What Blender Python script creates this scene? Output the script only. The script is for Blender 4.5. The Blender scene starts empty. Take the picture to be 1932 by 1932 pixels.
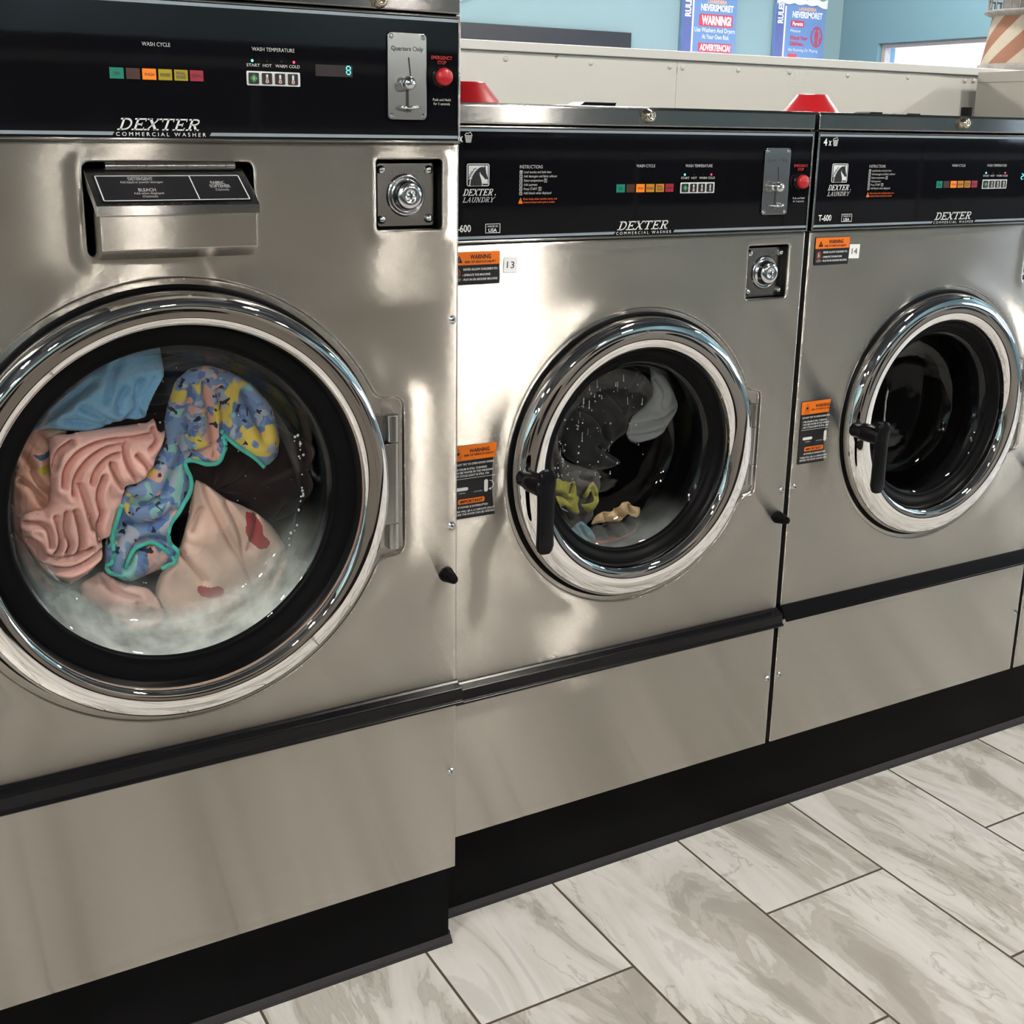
import bpy, bmesh, math, random
import numpy as np
from mathutils import Vector, Matrix
from mathutils.geometry import delaunay_2d_cdt

S = bpy.context.scene
COL = S.collection
PI = math.pi
random.seed(7)

# ---------------------------------------------------------------- camera
cam_d = bpy.data.cameras.new('camera')
cam = bpy.data.objects.new('camera', cam_d)
COL.objects.link(cam)
S.camera = cam
YAW, PITCH, ROLL = math.radians(30.0193), math.radians(-15.0561), math.radians(0.9744)
f_ = Vector((math.sin(YAW)*math.cos(PITCH), math.cos(YAW)*math.cos(PITCH), math.sin(PITCH)))
r_ = Vector((math.cos(YAW), -math.sin(YAW), 0.0))
u_ = r_.cross(f_)
r2 = math.cos(ROLL)*r_ + math.sin(ROLL)*u_
u2 = -math.sin(ROLL)*r_ + math.cos(ROLL)*u_
cam.matrix_world = Matrix(((r2.x, u2.x, -f_.x, -1.5803), (r2.y, u2.y, -f_.y, -1.6686),
                           (r2.z, u2.z, -f_.z, 1.4247), (0, 0, 0, 1)))
cam_d.sensor_width = 36.0
cam_d.lens = 2266.1/1932*36
cam_d.shift_y = -0.05169*2266.1/1932
cam_d.clip_start = 0.02

# ---------------------------------------------------------------- world, exposure
W = bpy.data.worlds.new('world')
S.world = W
W.use_nodes = True
bg = W.node_tree.nodes['Background']
bg.inputs['Color'].default_value = (0.70, 0.84, 1.0, 1)
bg.inputs['Strength'].default_value = 3.0
S.view_settings.view_transform = 'Standard'
S.view_settings.look = 'None'
S.view_settings.gamma = 1.0
S.view_settings.exposure = 0.85
S.view_settings.use_curve_mapping = False
S.cycles.max_bounces = 10
S.cycles.transparent_max_bounces = 24
S.cycles.glossy_bounces = 6
S.cycles.caustics_reflective = False
S.cycles.caustics_refractive = False
S.cycles.sample_clamp_indirect = 6.0
TUBE = 175.0           # strength of the ceiling tubes
TUBE_COL = (1.0, 0.94, 0.86)

# ---------------------------------------------------------------- materials
def nn(nt, t, **kw):
    n = nt.nodes.new(t)
    for k, v in kw.items():
        setattr(n, k, v)
    return n

def mat(name, col, rough=0.5, metal=0.0, noise=0.0, nscale=30.0, nstretch=(1, 1, 1), bump=0.0,
        aniso=0.0, coat=0.0, spec=0.5, emit=None, estr=0.0, rnoise=0.0, sheen=0.0, ior=1.5):
    m = bpy.data.materials.new(name)
    m.use_nodes = True
    nt = m.node_tree
    b = nt.nodes['Principled BSDF']
    b.inputs['Base Color'].default_value = (*col, 1)
    b.inputs['Roughness'].default_value = rough
    b.inputs['Metallic'].default_value = metal
    b.inputs['Specular IOR Level'].default_value = spec
    b.inputs['IOR'].default_value = ior
    b.inputs['Coat Weight'].default_value = coat
    if sheen:
        b.inputs['Sheen Weight'].default_value = sheen
    tc = nn(nt, 'ShaderNodeTexCoord')
    mp = nn(nt, 'ShaderNodeMapping')
    mp.inputs['Scale'].default_value = nstretch
    nt.links.new(tc.outputs['Object'], mp.inputs['Vector'])
    nz = nn(nt, 'ShaderNodeTexNoise')
    nz.inputs['Scale'].default_value = nscale
    nz.inputs['Detail'].default_value = 5
    nt.links.new(mp.outputs['Vector'], nz.inputs['Vector'])
    if noise > 0:
        mx = nn(nt, 'ShaderNodeMix', data_type='RGBA')
        c0 = [max(0, c*(1-noise)) for c in col]
        c1 = [min(1, c*(1+noise)) for c in col]
        mx.inputs[6].default_value = (*c0, 1)
        mx.inputs[7].default_value = (*c1, 1)
        nt.links.new(nz.outputs['Fac'], mx.inputs[0])
        nt.links.new(mx.outputs[2], b.inputs['Base Color'])
    if rnoise > 0:
        mr = nn(nt, 'ShaderNodeMapRange')
        mr.inputs['To Min'].default_value = rough*(1-rnoise)
        mr.inputs['To Max'].default_value = rough*(1+rnoise)
        nt.links.new(nz.outputs['Fac'], mr.inputs['Value'])
        nt.links.new(mr.outputs['Result'], b.inputs['Roughness'])
    if bump > 0:
        bp = nn(nt, 'ShaderNodeBump')
        bp.inputs['Strength'].default_value = 0.5
        bp.inputs['Distance'].default_value = bump
        nt.links.new(nz.outputs['Fac'], bp.inputs['Height'])
        nt.links.new(bp.outputs['Normal'], b.inputs['Normal'])
    if aniso:
        # horizontal brushing: countless fine scratches tip the normal up and down only
        mp2 = nn(nt, 'ShaderNodeMapping')
        mp2.inputs['Scale'].default_value = (900, 900, 20000)
        nt.links.new(tc.outputs['Object'], mp2.inputs['Vector'])
        wn = nn(nt, 'ShaderNodeTexWhiteNoise', noise_dimensions='3D')
        nt.links.new(mp2.outputs[0], wn.inputs['Vector'])
        sp = nn(nt, 'ShaderNodeSeparateColor')
        nt.links.new(wn.outputs['Color'], sp.inputs[0])
        a1 = nn(nt, 'ShaderNodeMath', operation='ADD')
        nt.links.new(sp.outputs[0], a1.inputs[0]); nt.links.new(sp.outputs[1], a1.inputs[1])
        a2 = nn(nt, 'ShaderNodeMath', operation='ADD')
        nt.links.new(a1.outputs[0], a2.inputs[0]); nt.links.new(sp.outputs[2], a2.inputs[1])
        a3 = nn(nt, 'ShaderNodeMath', operation='MULTIPLY_ADD')
        nt.links.new(a2.outputs[0], a3.inputs[0]); a3.inputs[1].default_value = aniso; a3.inputs[2].default_value = -1.5*aniso
        cx = nn(nt, 'ShaderNodeCombineXYZ')
        nt.links.new(a3.outputs[0], cx.inputs[2])
        ge = nn(nt, 'ShaderNodeNewGeometry')
        va = nn(nt, 'ShaderNodeVectorMath', operation='ADD')
        nt.links.new(ge.outputs['Normal'], va.inputs[0]); nt.links.new(cx.outputs[0], va.inputs[1])
        vn = nn(nt, 'ShaderNodeVectorMath', operation='NORMALIZE')
        nt.links.new(va.outputs[0], vn.inputs[0])
        nt.links.new(vn.outputs[0], b.inputs['Normal'])
        b.inputs['Anisotropic'].default_value = 1.0
        tg = nn(nt, 'ShaderNodeCombineXYZ')
        tg.inputs[2].default_value = 1.0
        nt.links.new(tg.outputs[0], b.inputs['Tangent'])
    if emit:
        b.inputs['Emission Color'].default_value = (*emit, 1)
        b.inputs['Emission Strength'].default_value = estr
    return m

STEEL = mat('brushed_steel', (0.53, 0.505, 0.465), 0.16, 1.0, noise=0.015, nscale=10, nstretch=(1, 1, 30), aniso=0.58, rnoise=0.06)
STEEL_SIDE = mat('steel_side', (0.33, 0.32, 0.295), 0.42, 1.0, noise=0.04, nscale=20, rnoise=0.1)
LIDSTEEL = mat('lid_steel', (0.36, 0.355, 0.345), 0.15, 1.0, noise=0.03, nscale=14, nstretch=(1, 1, 40), aniso=0.30)
CHROME = mat('chrome', (0.80, 0.79, 0.78), 0.025, 1.0, noise=0.01, nscale=8)
SATIN = mat('satin_metal', (0.42, 0.415, 0.405), 0.22, 1.0, noise=0.05, nscale=60)
BOLT = mat('bright_zinc', (0.62, 0.64, 0.66), 0.16, 1.0, noise=0.04, nscale=200)
GOLD = mat('nickel_brass', (0.60, 0.54, 0.42), 0.15, 1.0, noise=0.04, nscale=200)
GLOSSBLACK = mat('gloss_black', (0.0035, 0.0036, 0.005), 0.04, 0.0, noise=0.1, nscale=9, bump=0.00012, spec=0.28)
BLACKPL = mat('black_plastic', (0.006, 0.006, 0.007), 0.20, 0.0, noise=0.15, nscale=60, rnoise=0.2, spec=0.5, ior=1.22)
RUBBER = mat('black_rubber', (0.0035, 0.0035, 0.004), 0.45, 0.0, noise=0.15, nscale=40, spec=0.5, ior=1.15)
DARKHOLE = mat('dark_recess', (0.006, 0.006, 0.007), 0.5, 0.0, noise=0.1)
STRIPBLK = mat('strip_black', (0.005, 0.005, 0.006), 0.28, 0.0, noise=0.15, nscale=60, ior=1.12)
STRIPGLOSS = mat('strip_gloss_black', (0.005, 0.005, 0.006), 0.22, 0.0, noise=0.15, nscale=60, ior=1.3)
KICK = mat('black_kick_panel', (0.0045, 0.0045, 0.005), 0.33, 0.0, noise=0.25, nscale=5, rnoise=0.25, spec=0.5, ior=1.12)
COVE = mat('cove_base', (0.014, 0.013, 0.014), 0.7, 0.0, noise=0.4, nscale=60, bump=0.001)
WHITE = mat('white_print', (0.66, 0.68, 0.68), 0.5, noise=0.02)
GREYPRINT = mat('grey_print', (0.28, 0.31, 0.33), 0.4, noise=0.02)
DIMPRINT = mat('dim_grey_print', (0.42, 0.42, 0.42), 0.5, noise=0.02)
BLACKPRINT = mat('black_print', (0.008, 0.008, 0.010), 0.35, noise=0.05)
DARKINK = mat('dark_ink', (0.05, 0.05, 0.055), 0.4, noise=0.05)
ORANGE = mat('orange_label', (0.72, 0.16, 0.005), 0.4, noise=0.03)
ORANGETXT = mat('orange_print', (0.62, 0.10, 0.01), 0.5, noise=0.03)
REDTXT = mat('red_print', (0.38, 0.012, 0.012), 0.5, noise=0.03)
STRIPE = mat('blue_grey_stripe', (0.22, 0.26, 0.30), 0.35, noise=0.02)
REDBTN = mat('red_button', (0.38, 0.010, 0.017), 0.35, noise=0.05)
REDPL = mat('red_plastic', (0.40, 0.010, 0.016), 0.28, noise=0.06, nscale=20, coat=0.3)
LEDGREEN = mat('led_green', (0.05, 0.4, 0.35), 0.3, emit=(0.08, 0.95, 0.75), estr=2.2)
LEDRED = mat('led_red', (0.4, 0.01, 0.02), 0.3, emit=(1.0, 0.03, 0.07), estr=2.2)
LEDOFF = mat('led_off', (0.06, 0.006, 0.006), 0.3, noise=0.05)
LEDCYAN = mat('digit_cyan', (0.05, 0.5, 0.5), 0.3, emit=(0.1, 0.85, 0.85), estr=1.3)
SQ_GREEN = mat('lamp_green', (0.0, 0.10, 0.065), 0.3, noise=0.03, emit=(0, 0.20, 0.13), estr=0.2)
SQ_BROWN = mat('lamp_brown', (0.045, 0.016, 0.010), 0.3, noise=0.03)
SQ_ORANGE = mat('lamp_orange', (0.48, 0.11, 0.004), 0.3, noise=0.03, emit=(0.9, 0.18, 0.0), estr=0.35)
SQ_YELLOW = mat('lamp_yellow', (0.20, 0.16, 0.004), 0.3, noise=0.03, emit=(0.35, 0.26, 0.0), estr=0.2)
SQ_AMBER = mat('lamp_amber', (0.32, 0.13, 0.005), 0.3, noise=0.03, emit=(0.6, 0.2, 0.0), estr=0.15)
SQ_RED = mat('lamp_red', (0.20, 0.010, 0.025), 0.3, noise=0.03, emit=(0.4, 0.01, 0.03), estr=0.12)
BTNGREEN = mat('green_diamond', (0.03, 0.20, 0.06), 0.4, noise=0.03)
BTNRED = mat('red_mark', (0.42, 0.07, 0.05), 0.4, noise=0.03)
STICKW = mat('white_sticker', (0.78, 0.80, 0.80), 0.45, noise=0.02)
BULKW = mat('bulkhead_white', (0.76, 0.75, 0.69), 0.45, noise=0.03, nscale=4)
TRIMW = mat('bulkhead_trim_white', (0.80, 0.785, 0.74), 0.4, noise=0.02, nscale=6)
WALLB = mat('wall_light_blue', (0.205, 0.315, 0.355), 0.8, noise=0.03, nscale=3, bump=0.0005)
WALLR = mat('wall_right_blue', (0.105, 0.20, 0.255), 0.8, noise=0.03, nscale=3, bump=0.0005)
CEIL = mat('ceiling_dark', (0.014, 0.016, 0.022), 0.85, noise=0.2, nscale=4)
OPPSTEEL = mat('aisle_steel', (0.24, 0.215, 0.19), 0.45, 0.85, noise=0.1, nscale=3)
TV = mat('dark_screen', (0.013, 0.013, 0.019), 0.35, noise=0.05)
WOODTRIM = mat('window_frame', (0.30, 0.27, 0.27), 0.5, noise=0.1)
DRUM = mat('drum_steel', (0.09, 0.085, 0.085), 0.35, 1.0, noise=0.2, nscale=20)
DRIPW = mat('dried_drip', (0.35, 0.35, 0.34), 0.6, noise=0.3, nscale=120)
RUST = mat('rust_stain', (0.45, 0.33, 0.22), 0.8, noise=0.3, nscale=80)
DISPLAY_REFL = mat('display_reflection_grey', (0.035, 0.030, 0.031), 0.12, noise=0.1)  # pinkish-grey reflection on the display glass, put into the base colour
WOODIN = mat('dark_drum_back', (0.03, 0.010, 0.012), 0.5, noise=0.3, nscale=12)

def glass_mat(name, tint=(0.97, 0.98, 0.98), ior=1.5):
    m = bpy.data.materials.new(name)
    m.use_nodes = True
    nt = m.node_tree
    nt.nodes.remove(nt.nodes['Principled BSDF'])
    out = nt.nodes['Material Output']
    tr = nn(nt, 'ShaderNodeBsdfTransparent')
    tr.inputs['Color'].default_value = (*tint, 1)
    gl = nn(nt, 'ShaderNodeBsdfGlossy')
    gl.inputs['Roughness'].default_value = 0.02
    fr = nn(nt, 'ShaderNodeFresnel')
    # same reflectance from both sides of the thin pane
    ge = nn(nt, 'ShaderNodeNewGeometry')
    mi = nn(nt, 'ShaderNodeMix')
    mi.inputs[2].default_value = ior
    mi.inputs[3].default_value = 1.0/ior
    nt.links.new(ge.outputs['Backfacing'], mi.inputs[0])
    nt.links.new(mi.outputs[0], fr.inputs['IOR'])
    nz = nn(nt, 'ShaderNodeTexNoise')
    nz.inputs['Scale'].default_value = 6
    bp = nn(nt, 'ShaderNodeBump')
    bp.inputs['Strength'].default_value = 0.2
    bp.inputs['Distance'].default_value = 0.002
    nt.links.new(nz.outputs['Fac'], bp.inputs['Height'])
    nt.links.new(bp.outputs['Normal'], gl.inputs['Normal'])
    mx = nn(nt, 'ShaderNodeMixShader')
    nt.links.new(fr.outputs[0], mx.inputs[0])
    nt.links.new(tr.outputs[0], mx.inputs[1])
    nt.links.new(gl.outputs[0], mx.inputs[2])
    nt.links.new(mx.outputs[0], out.inputs['Surface'])
    return m
GLASS = glass_mat('door_glass', ior=1.52)
PANE = glass_mat('window_glass', (0.97, 0.98, 0.99), 1.25)

def floor_mat():
    m = bpy.data.materials.new('floor_tile')
    m.use_nodes = True
    nt = m.node_tree
    L = nt.links.new
    b = nt.nodes['Principled BSDF']
    b.inputs['Roughness'].default_value = 0.38
    tc = nn(nt, 'ShaderNodeTexCoord')
    sp = nn(nt, 'ShaderNodeSeparateXYZ')
    L(tc.outputs['Object'], sp.inputs[0])
    def M(op, a, b_=None, c=None):
        n = nn(nt, 'ShaderNodeMath', operation=op)
        for i, v in enumerate((a, b_, c)):
            if v is None:
                continue
            if isinstance(v, (int, float)):
                n.inputs[i].default_value = v
            else:
                L(v, n.inputs[i])
        return n.outputs[0]
    TS, TL = 0.30476, 0.6096
    u = M('DIVIDE', M('ADD', sp.outputs[0], 0.4765), TS)
    col = M('FLOOR', u)
    fx = M('SUBTRACT', u, col)
    par = M('FLOORED_MODULO', col, 2.0)
    v = M('ADD', M('DIVIDE', M('ADD', sp.outputs[1], 0.523), TL), M('MULTIPLY', par, -0.5))
    row = M('FLOOR', v)
    fy = M('SUBTRACT', v, row)
    ex = M('MULTIPLY', M('MINIMUM', fx, M('SUBTRACT', 1.0, fx)), TS)
    ey = M('MULTIPLY', M('MINIMUM', fy, M('SUBTRACT', 1.0, fy)), TL)
    e = M('MINIMUM', ex, ey)
    grout = M('LESS_THAN', e, 0.0025)
    rid = M('ADD', M('MULTIPLY', col, 17.31), M('MULTIPLY', row, 7.77))
    # marble: long streaks along the tile, different in each tile
    cv = nn(nt, 'ShaderNodeCombineXYZ')
    L(M('ADD', sp.outputs[0], M('MULTIPLY', rid, 1.7)), cv.inputs[0])
    L(M('MULTIPLY', sp.outputs[1], 0.32), cv.inputs[1])
    L(rid, cv.inputs[2])
    n0 = nn(nt, 'ShaderNodeTexNoise')
    n0.inputs['Scale'].default_value = 5.0
    n0.inputs['Detail'].default_value = 4
    L(cv.outputs[0], n0.inputs['Vector'])
    n1 = nn(nt, 'ShaderNodeTexNoise')
    n1.inputs['Scale'].default_value = 6.5
    n1.inputs['Detail'].default_value = 9
    n1.inputs['Roughness'].default_value = 0.60
    n1.inputs['Distortion'].default_value = 0.9
    L(cv.outputs[0], n1.inputs['Vector'])
    r1 = nn(nt, 'ShaderNodeValToRGB')
    stops = [(0.30, (0.40, 0.375, 0.33)), (0.40, (0.47, 0.45, 0.405)), (0.425, (0.60, 0.57, 0.52)), (0.455, (0.55, 0.525, 0.475)), (0.47, (0.70, 0.67, 0.63)),
             (0.53, (0.79, 0.76, 0.72)), (0.60, (0.83, 0.81, 0.78)), (0.615, (0.73, 0.715, 0.69)), (0.70, (0.66, 0.65, 0.63))]
    r1.color_ramp.elements[0].position = stops[0][0]
    r1.color_ramp.elements[0].color = (*stops[0][1], 1)
    r1.color_ramp.elements[1].position = stops[-1][0]
    r1.color_ramp.elements[1].color = (*stops[-1][1], 1)
    for q_, c_ in stops[1:-1]:
        r1.color_ramp.elements.new(q_).color = (*c_, 1)
    L(n1.outputs['Fac'], r1.inputs[0])
    # thin dark veins
    n2 = nn(nt, 'ShaderNodeTexNoise')
    n2.inputs['Scale'].default_value = 9
    n2.inputs['Detail'].default_value = 8
    n2.inputs['Distortion'].default_value = 1.6
    L(cv.outputs[0], n2.inputs['Vector'])
    vein = M('SUBTRACT', 1.0, M('MINIMUM', 1.0, M('MULTIPLY', M('ABSOLUTE', M('SUBTRACT', n2.outputs['Fac'], 0.5)), 55.0)))
    vm = M('MULTIPLY', M('MULTIPLY', vein, 0.38), M('MULTIPLY', M('GREATER_THAN', n0.outputs['Fac'], 0.54), 1.0))
    mx = nn(nt, 'ShaderNodeMix', data_type='RGBA')
    L(vm, mx.inputs[0])
    L(r1.outputs[0], mx.inputs[6])
    mx.inputs[7].default_value = (0.20, 0.185, 0.155, 1)
    mg = nn(nt, 'ShaderNodeMix', data_type='RGBA')
    L(grout, mg.inputs[0])
    L(mx.outputs[2], mg.inputs[6])
    mg.inputs[7].default_value = (0.085, 0.065, 0.045, 1)
    L(mg.outputs[2], b.inputs['Base Color'])
    L(M('ADD', 0.36, M('MULTIPLY', grout, 0.4)), b.inputs['Roughness'])
    bp = nn(nt, 'ShaderNodeBump')
    bp.inputs['Distance'].default_value = 0.0015
    bp.inputs['Strength'].default_value = 0.6
    L(M('SUBTRACT', M('MULTIPLY', n1.outputs['Fac'], 0.15), M('LESS_THAN', e, 0.0034)), bp.inputs['Height'])
    L(bp.outputs[0], b.inputs['Normal'])
    return m
FLOOR = floor_mat()

# ---------------------------------------------------------------- mesh helpers
class MB:
    """collects vertices and faces of one part"""
    def __init__(s):
        s.v = []; s.f = []; s.mi = []; s.sm = []
    def add(s, vs, fs, mi=0, sm=False):
        o = len(s.v)
        s.v += [tuple(p) for p in vs]
        for f in fs:
            s.f.append(tuple(i+o for i in f)); s.mi.append(mi); s.sm.append(sm)
        return s
    def box(s, x0, x1, y0, y1, z0, z1, mi=0):
        vs = [(x, y, z) for x in (x0, x1) for y in (y0, y1) for z in (z0, z1)]
        return s.add(vs, [(0, 1, 3, 2), (4, 6, 7, 5), (0, 4, 5, 1), (2, 3, 7, 6), (0, 2, 6, 4), (1, 5, 7, 3)], mi)
    def rect(s, x0, x1, z0, z1, y=0.0, mi=0):
        return s.add([(x0, y, z0), (x1, y, z0), (x1, y, z1), (x0, y, z1)], [(0, 1, 2, 3)], mi)
    def poly(s, pts, y=0.0, mi=0):
        return s.add([(p[0], y, p[1]) for p in pts], [tuple(range(len(pts)))], mi)
    def seg(s, a, b, w, y=0.0, mi=0):
        dx, dz = b[0]-a[0], b[1]-a[1]
        l = math.hypot(dx, dz) or 1
        nx, nz = -dz/l*w/2, dx/l*w/2
        return s.add([(a[0]-nx, y, a[1]-nz), (b[0]-nx, y, b[1]-nz), (b[0]+nx, y, b[1]+nz), (a[0]+nx, y, a[1]+nz)], [(0, 1, 2, 3)], mi)
    def rrect(s, x0, x1, z0, z1, r, y=0.0, mi=0, y1=None):
        p = rr_pts(x0, x1, z0, z1, r)
        if y1 is None:
            return s.poly(p, y, mi)
        return s.prism(p, y, y1, mi)
    def prism(s, pts, y0, y1, mi=0, sm=False):
        n = len(pts)
        vs = [(p[0], y0, p[1]) for p in pts]+[(p[0], y1, p[1]) for p in pts]
        fs = [tuple(range(n)), tuple(range(2*n-1, n-1, -1))]
        s.add(vs, fs, mi)
        s.add(vs, [(i, i+n, (i+1) % n+n, (i+1) % n) for i in range(n)], mi, sm)
        return s
    def frame(s, x0, x1, z0, z1, w, r, y, mi=0):
        a = rr_pts(x0, x1, z0, z1, r); b = rr_pts(x0+w, x1-w, z0+w, z1-w, max(r-w, 0.0002))
        n = len(a)
        return s.add([(p[0], y, p[1]) for p in a+b], [(i, (i+1) % n, (i+1) % n+n, i+n) for i in range(n)], mi)
    def lathe(s, cx, cz, prof, n=96, mi=0, a0=0.0, a1=2*PI, sm=True, cap=False):
        """profile of (radius, y) turned about the Y axis through (cx, cz)"""
        full = abs(a1-a0-2*PI) < 1e-6
        m = n if full else n+1
        vs = []
        for i in range(m):
            a = a0+(a1-a0)*i/n
            c, d = math.cos(a), math.sin(a)
            vs += [(cx+r*c, y, cz+r*d) for r, y in prof]
        k = len(prof)
        fs = []
        for i in range(n):
            j = (i+1) % m
            for t in range(k-1):
                fs.append((i*k+t, i*k+t+1, j*k+t+1, j*k+t))
        s.add(vs, fs, mi, sm)
        if cap:
            s.add([(cx+prof[-1][0]*math.cos(2*PI*i/n), prof[-1][1], cz+prof[-1][0]*math.sin(2*PI*i/n)) for i in range(n)], [tuple(range(n))], mi)
        return s
    def extr(s, prof, x0, x1, mi=0, sm=False):
        """closed profile of (y, z) swept along X"""
        n = len(prof)
        vs = [(x0, p[0], p[1]) for p in prof]+[(x1, p[0], p[1]) for p in prof]
        s.add(vs, [tuple(range(n)), tuple(range(2*n-1, n-1, -1))], mi)
        s.add(vs, [(i, i+n, (i+1) % n+n, (i+1) % n) for i in range(n)], mi, sm)
        return s
    def tube(s, pts, rad, n=10, mi=0):
        pts = [Vector(p) for p in pts]
        vs = []
        m = len(pts)
        rr = rad if isinstance(rad, (list, tuple)) else [rad]*m
        for i, p in enumerate(pts):
            t = (pts[min(i+1, m-1)]-pts[max(i-1, 0)]).normalized()
            a = t.cross(Vector((0, 0, 1)))
            if a.length < 0.05:
                a = t.cross(Vector((0, 1, 0)))
            a.normalize()
            b = t.cross(a)
            for k in range(n):
                w = 2*PI*k/n
                vs.append(tuple(p+a*math.cos(w)*rr[i]+b*math.sin(w)*rr[i]))
        fs = [(i*n+k, i*n+(k+1) % n, (i+1)*n+(k+1) % n, (i+1)*n+k) for i in range(m-1) for k in range(n)]
        s.add(vs, fs, mi, True)
        s.add(vs[:n], [tuple(range(n))], mi)
        s.add(vs[-n:], [tuple(reversed(range(n)))], mi)
        return s
    def sphere(s, c, r, n=12, sy=1.0, mi=0):
        vs = []; fs = []
        for i in range(n+1):
            a = PI*i/n
            for k in range(2*n):
                b = PI*k/n
                vs.append((c[0]+r*math.sin(a)*math.cos(b), c[1]+r*sy*math.cos(a), c[2]+r*math.sin(a)*math.sin(b)))
        for i in range(n):
            for k in range(2*n):
                k2 = (k+1) % (2*n)
                fs.append((i*2*n+k, i*2*n+k2, (i+1)*2*n+k2, (i+1)*2*n+k))
        return s.add(vs, fs, mi, True)

def rr_pts(x0, x1, z0, z1, r, k=6):
    p = []
    for cx, cz, a in ((x1-r, z1-r, 0), (x0+r, z1-r, PI/2), (x0+r, z0+r, PI), (x1-r, z0+r, 1.5*PI)):
        for i in range(k+1):
            t = a+PI/2*i/k
            p.append((cx+r*math.cos(t), cz+r*math.sin(t)))
    return p[::-1]

def obj(name, mb, mats, parent=None, bevel=0.0, seg=2, weld=False):
    me = bpy.data.meshes.new(name)
    me.from_pydata(mb.v, [], mb.f)
    if not isinstance(mats, (list, tuple)):
        mats = [mats]
    for m in mats:
        me.materials.append(m)
    me.polygons.foreach_set('material_index', mb.mi)
    me.polygons.foreach_set('use_smooth', mb.sm)
    if weld or bevel:
        bm = bmesh.new(); bm.from_mesh(me)
        bmesh.ops.remove_doubles(bm, verts=bm.verts, dist=1e-6)
        bmesh.ops.recalc_face_normals(bm, faces=bm.faces)
        bm.to_mesh(me); bm.free()
    me.update()
    o = bpy.data.objects.new(name, me)
    COL.objects.link(o)
    if parent is not None:
        o.parent = parent
    if bevel:
        b = o.modifiers.new('bevel', 'BEVEL')
        b.width = bevel; b.segments = seg; b.limit_method = 'ANGLE'; b.angle_limit = math.radians(35)
        b.harden_normals = False
        for p in me.polygons:
            p.use_smooth = True
        w = o.modifiers.new('wn', 'WEIGHTED_NORMAL')
        w.keep_sharp = False
        w.weight = 100
    return o

def thing(name, loc, label, cat, group=None):
    o = bpy.data.objects.new(name, None)
    o.empty_display_size = 0.1
    COL.objects.link(o)
    o.location = loc
    tag(o, label, cat, group)
    return o

def tag(o, label=None, cat=None, group=None, kind=None):
    if label: o['label'] = label
    if cat: o['category'] = cat
    if group: o['group'] = group
    if kind: o['kind'] = kind
    return o

def struct(name, mb, mats, label=None, **kw):
    o = obj(name, mb, mats, **kw)
    tag(o, label, None, None, 'structure')
    return o

# ---------------------------------------------------------------- lettering
_tc = {}
def glyphs(s, bold=0.0):
    key = (s, bold)
    if key in _tc:
        return _tc[key]
    c = bpy.data.curves.new('t', 'FONT')
    c.body = s
    c.size = 1.0
    c.offset = bold
    c.resolution_u = 3
    o = bpy.data.objects.new('t', c)
    me = bpy.data.meshes.new_from_object(o)
    v = [(p.co.x, p.co.y) for p in me.vertices]
    f = [tuple(p.vertices) for p in me.polygons]
    bpy.data.objects.remove(o)
    bpy.data.curves.remove(c)
    bpy.data.meshes.remove(me)
    _tc[key] = (v, f)
    return v, f

def text(mb, s, x0, x1, z0, z1, y=0.0, mi=0, shear=0.0, bold=0.012, rot=0.0):
    """printed text that fills the box x0..x1, z0..z1 (capital height)"""
    v, f = glyphs(s, bold)
    if not v:
        return mb
    ax = min(p[0] for p in v); bx = max(p[0] for p in v)
    az, bz = 0.0, 0.69
    sx = (x1-x0)/(bx-ax+shear*(bz-az)*0); sz = (z1-z0)/(bz-az)
    vs = []
    cx, cz = (x0+x1)/2, (z0+z1)/2
    for p in v:
        X = x0+(p[0]-ax)*sx+shear*(p[1]-az)*sz
        Z = z0+(p[1]-az)*sz
        if rot:
            dx, dz = X-cx, Z-cz
            X = cx+dx*math.cos(rot)-dz*math.sin(rot); Z = cz+dx*math.sin(rot)+dz*math.cos(rot)
        vs.append((X, y, Z))
    return mb.add(vs, f, mi)

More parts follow.
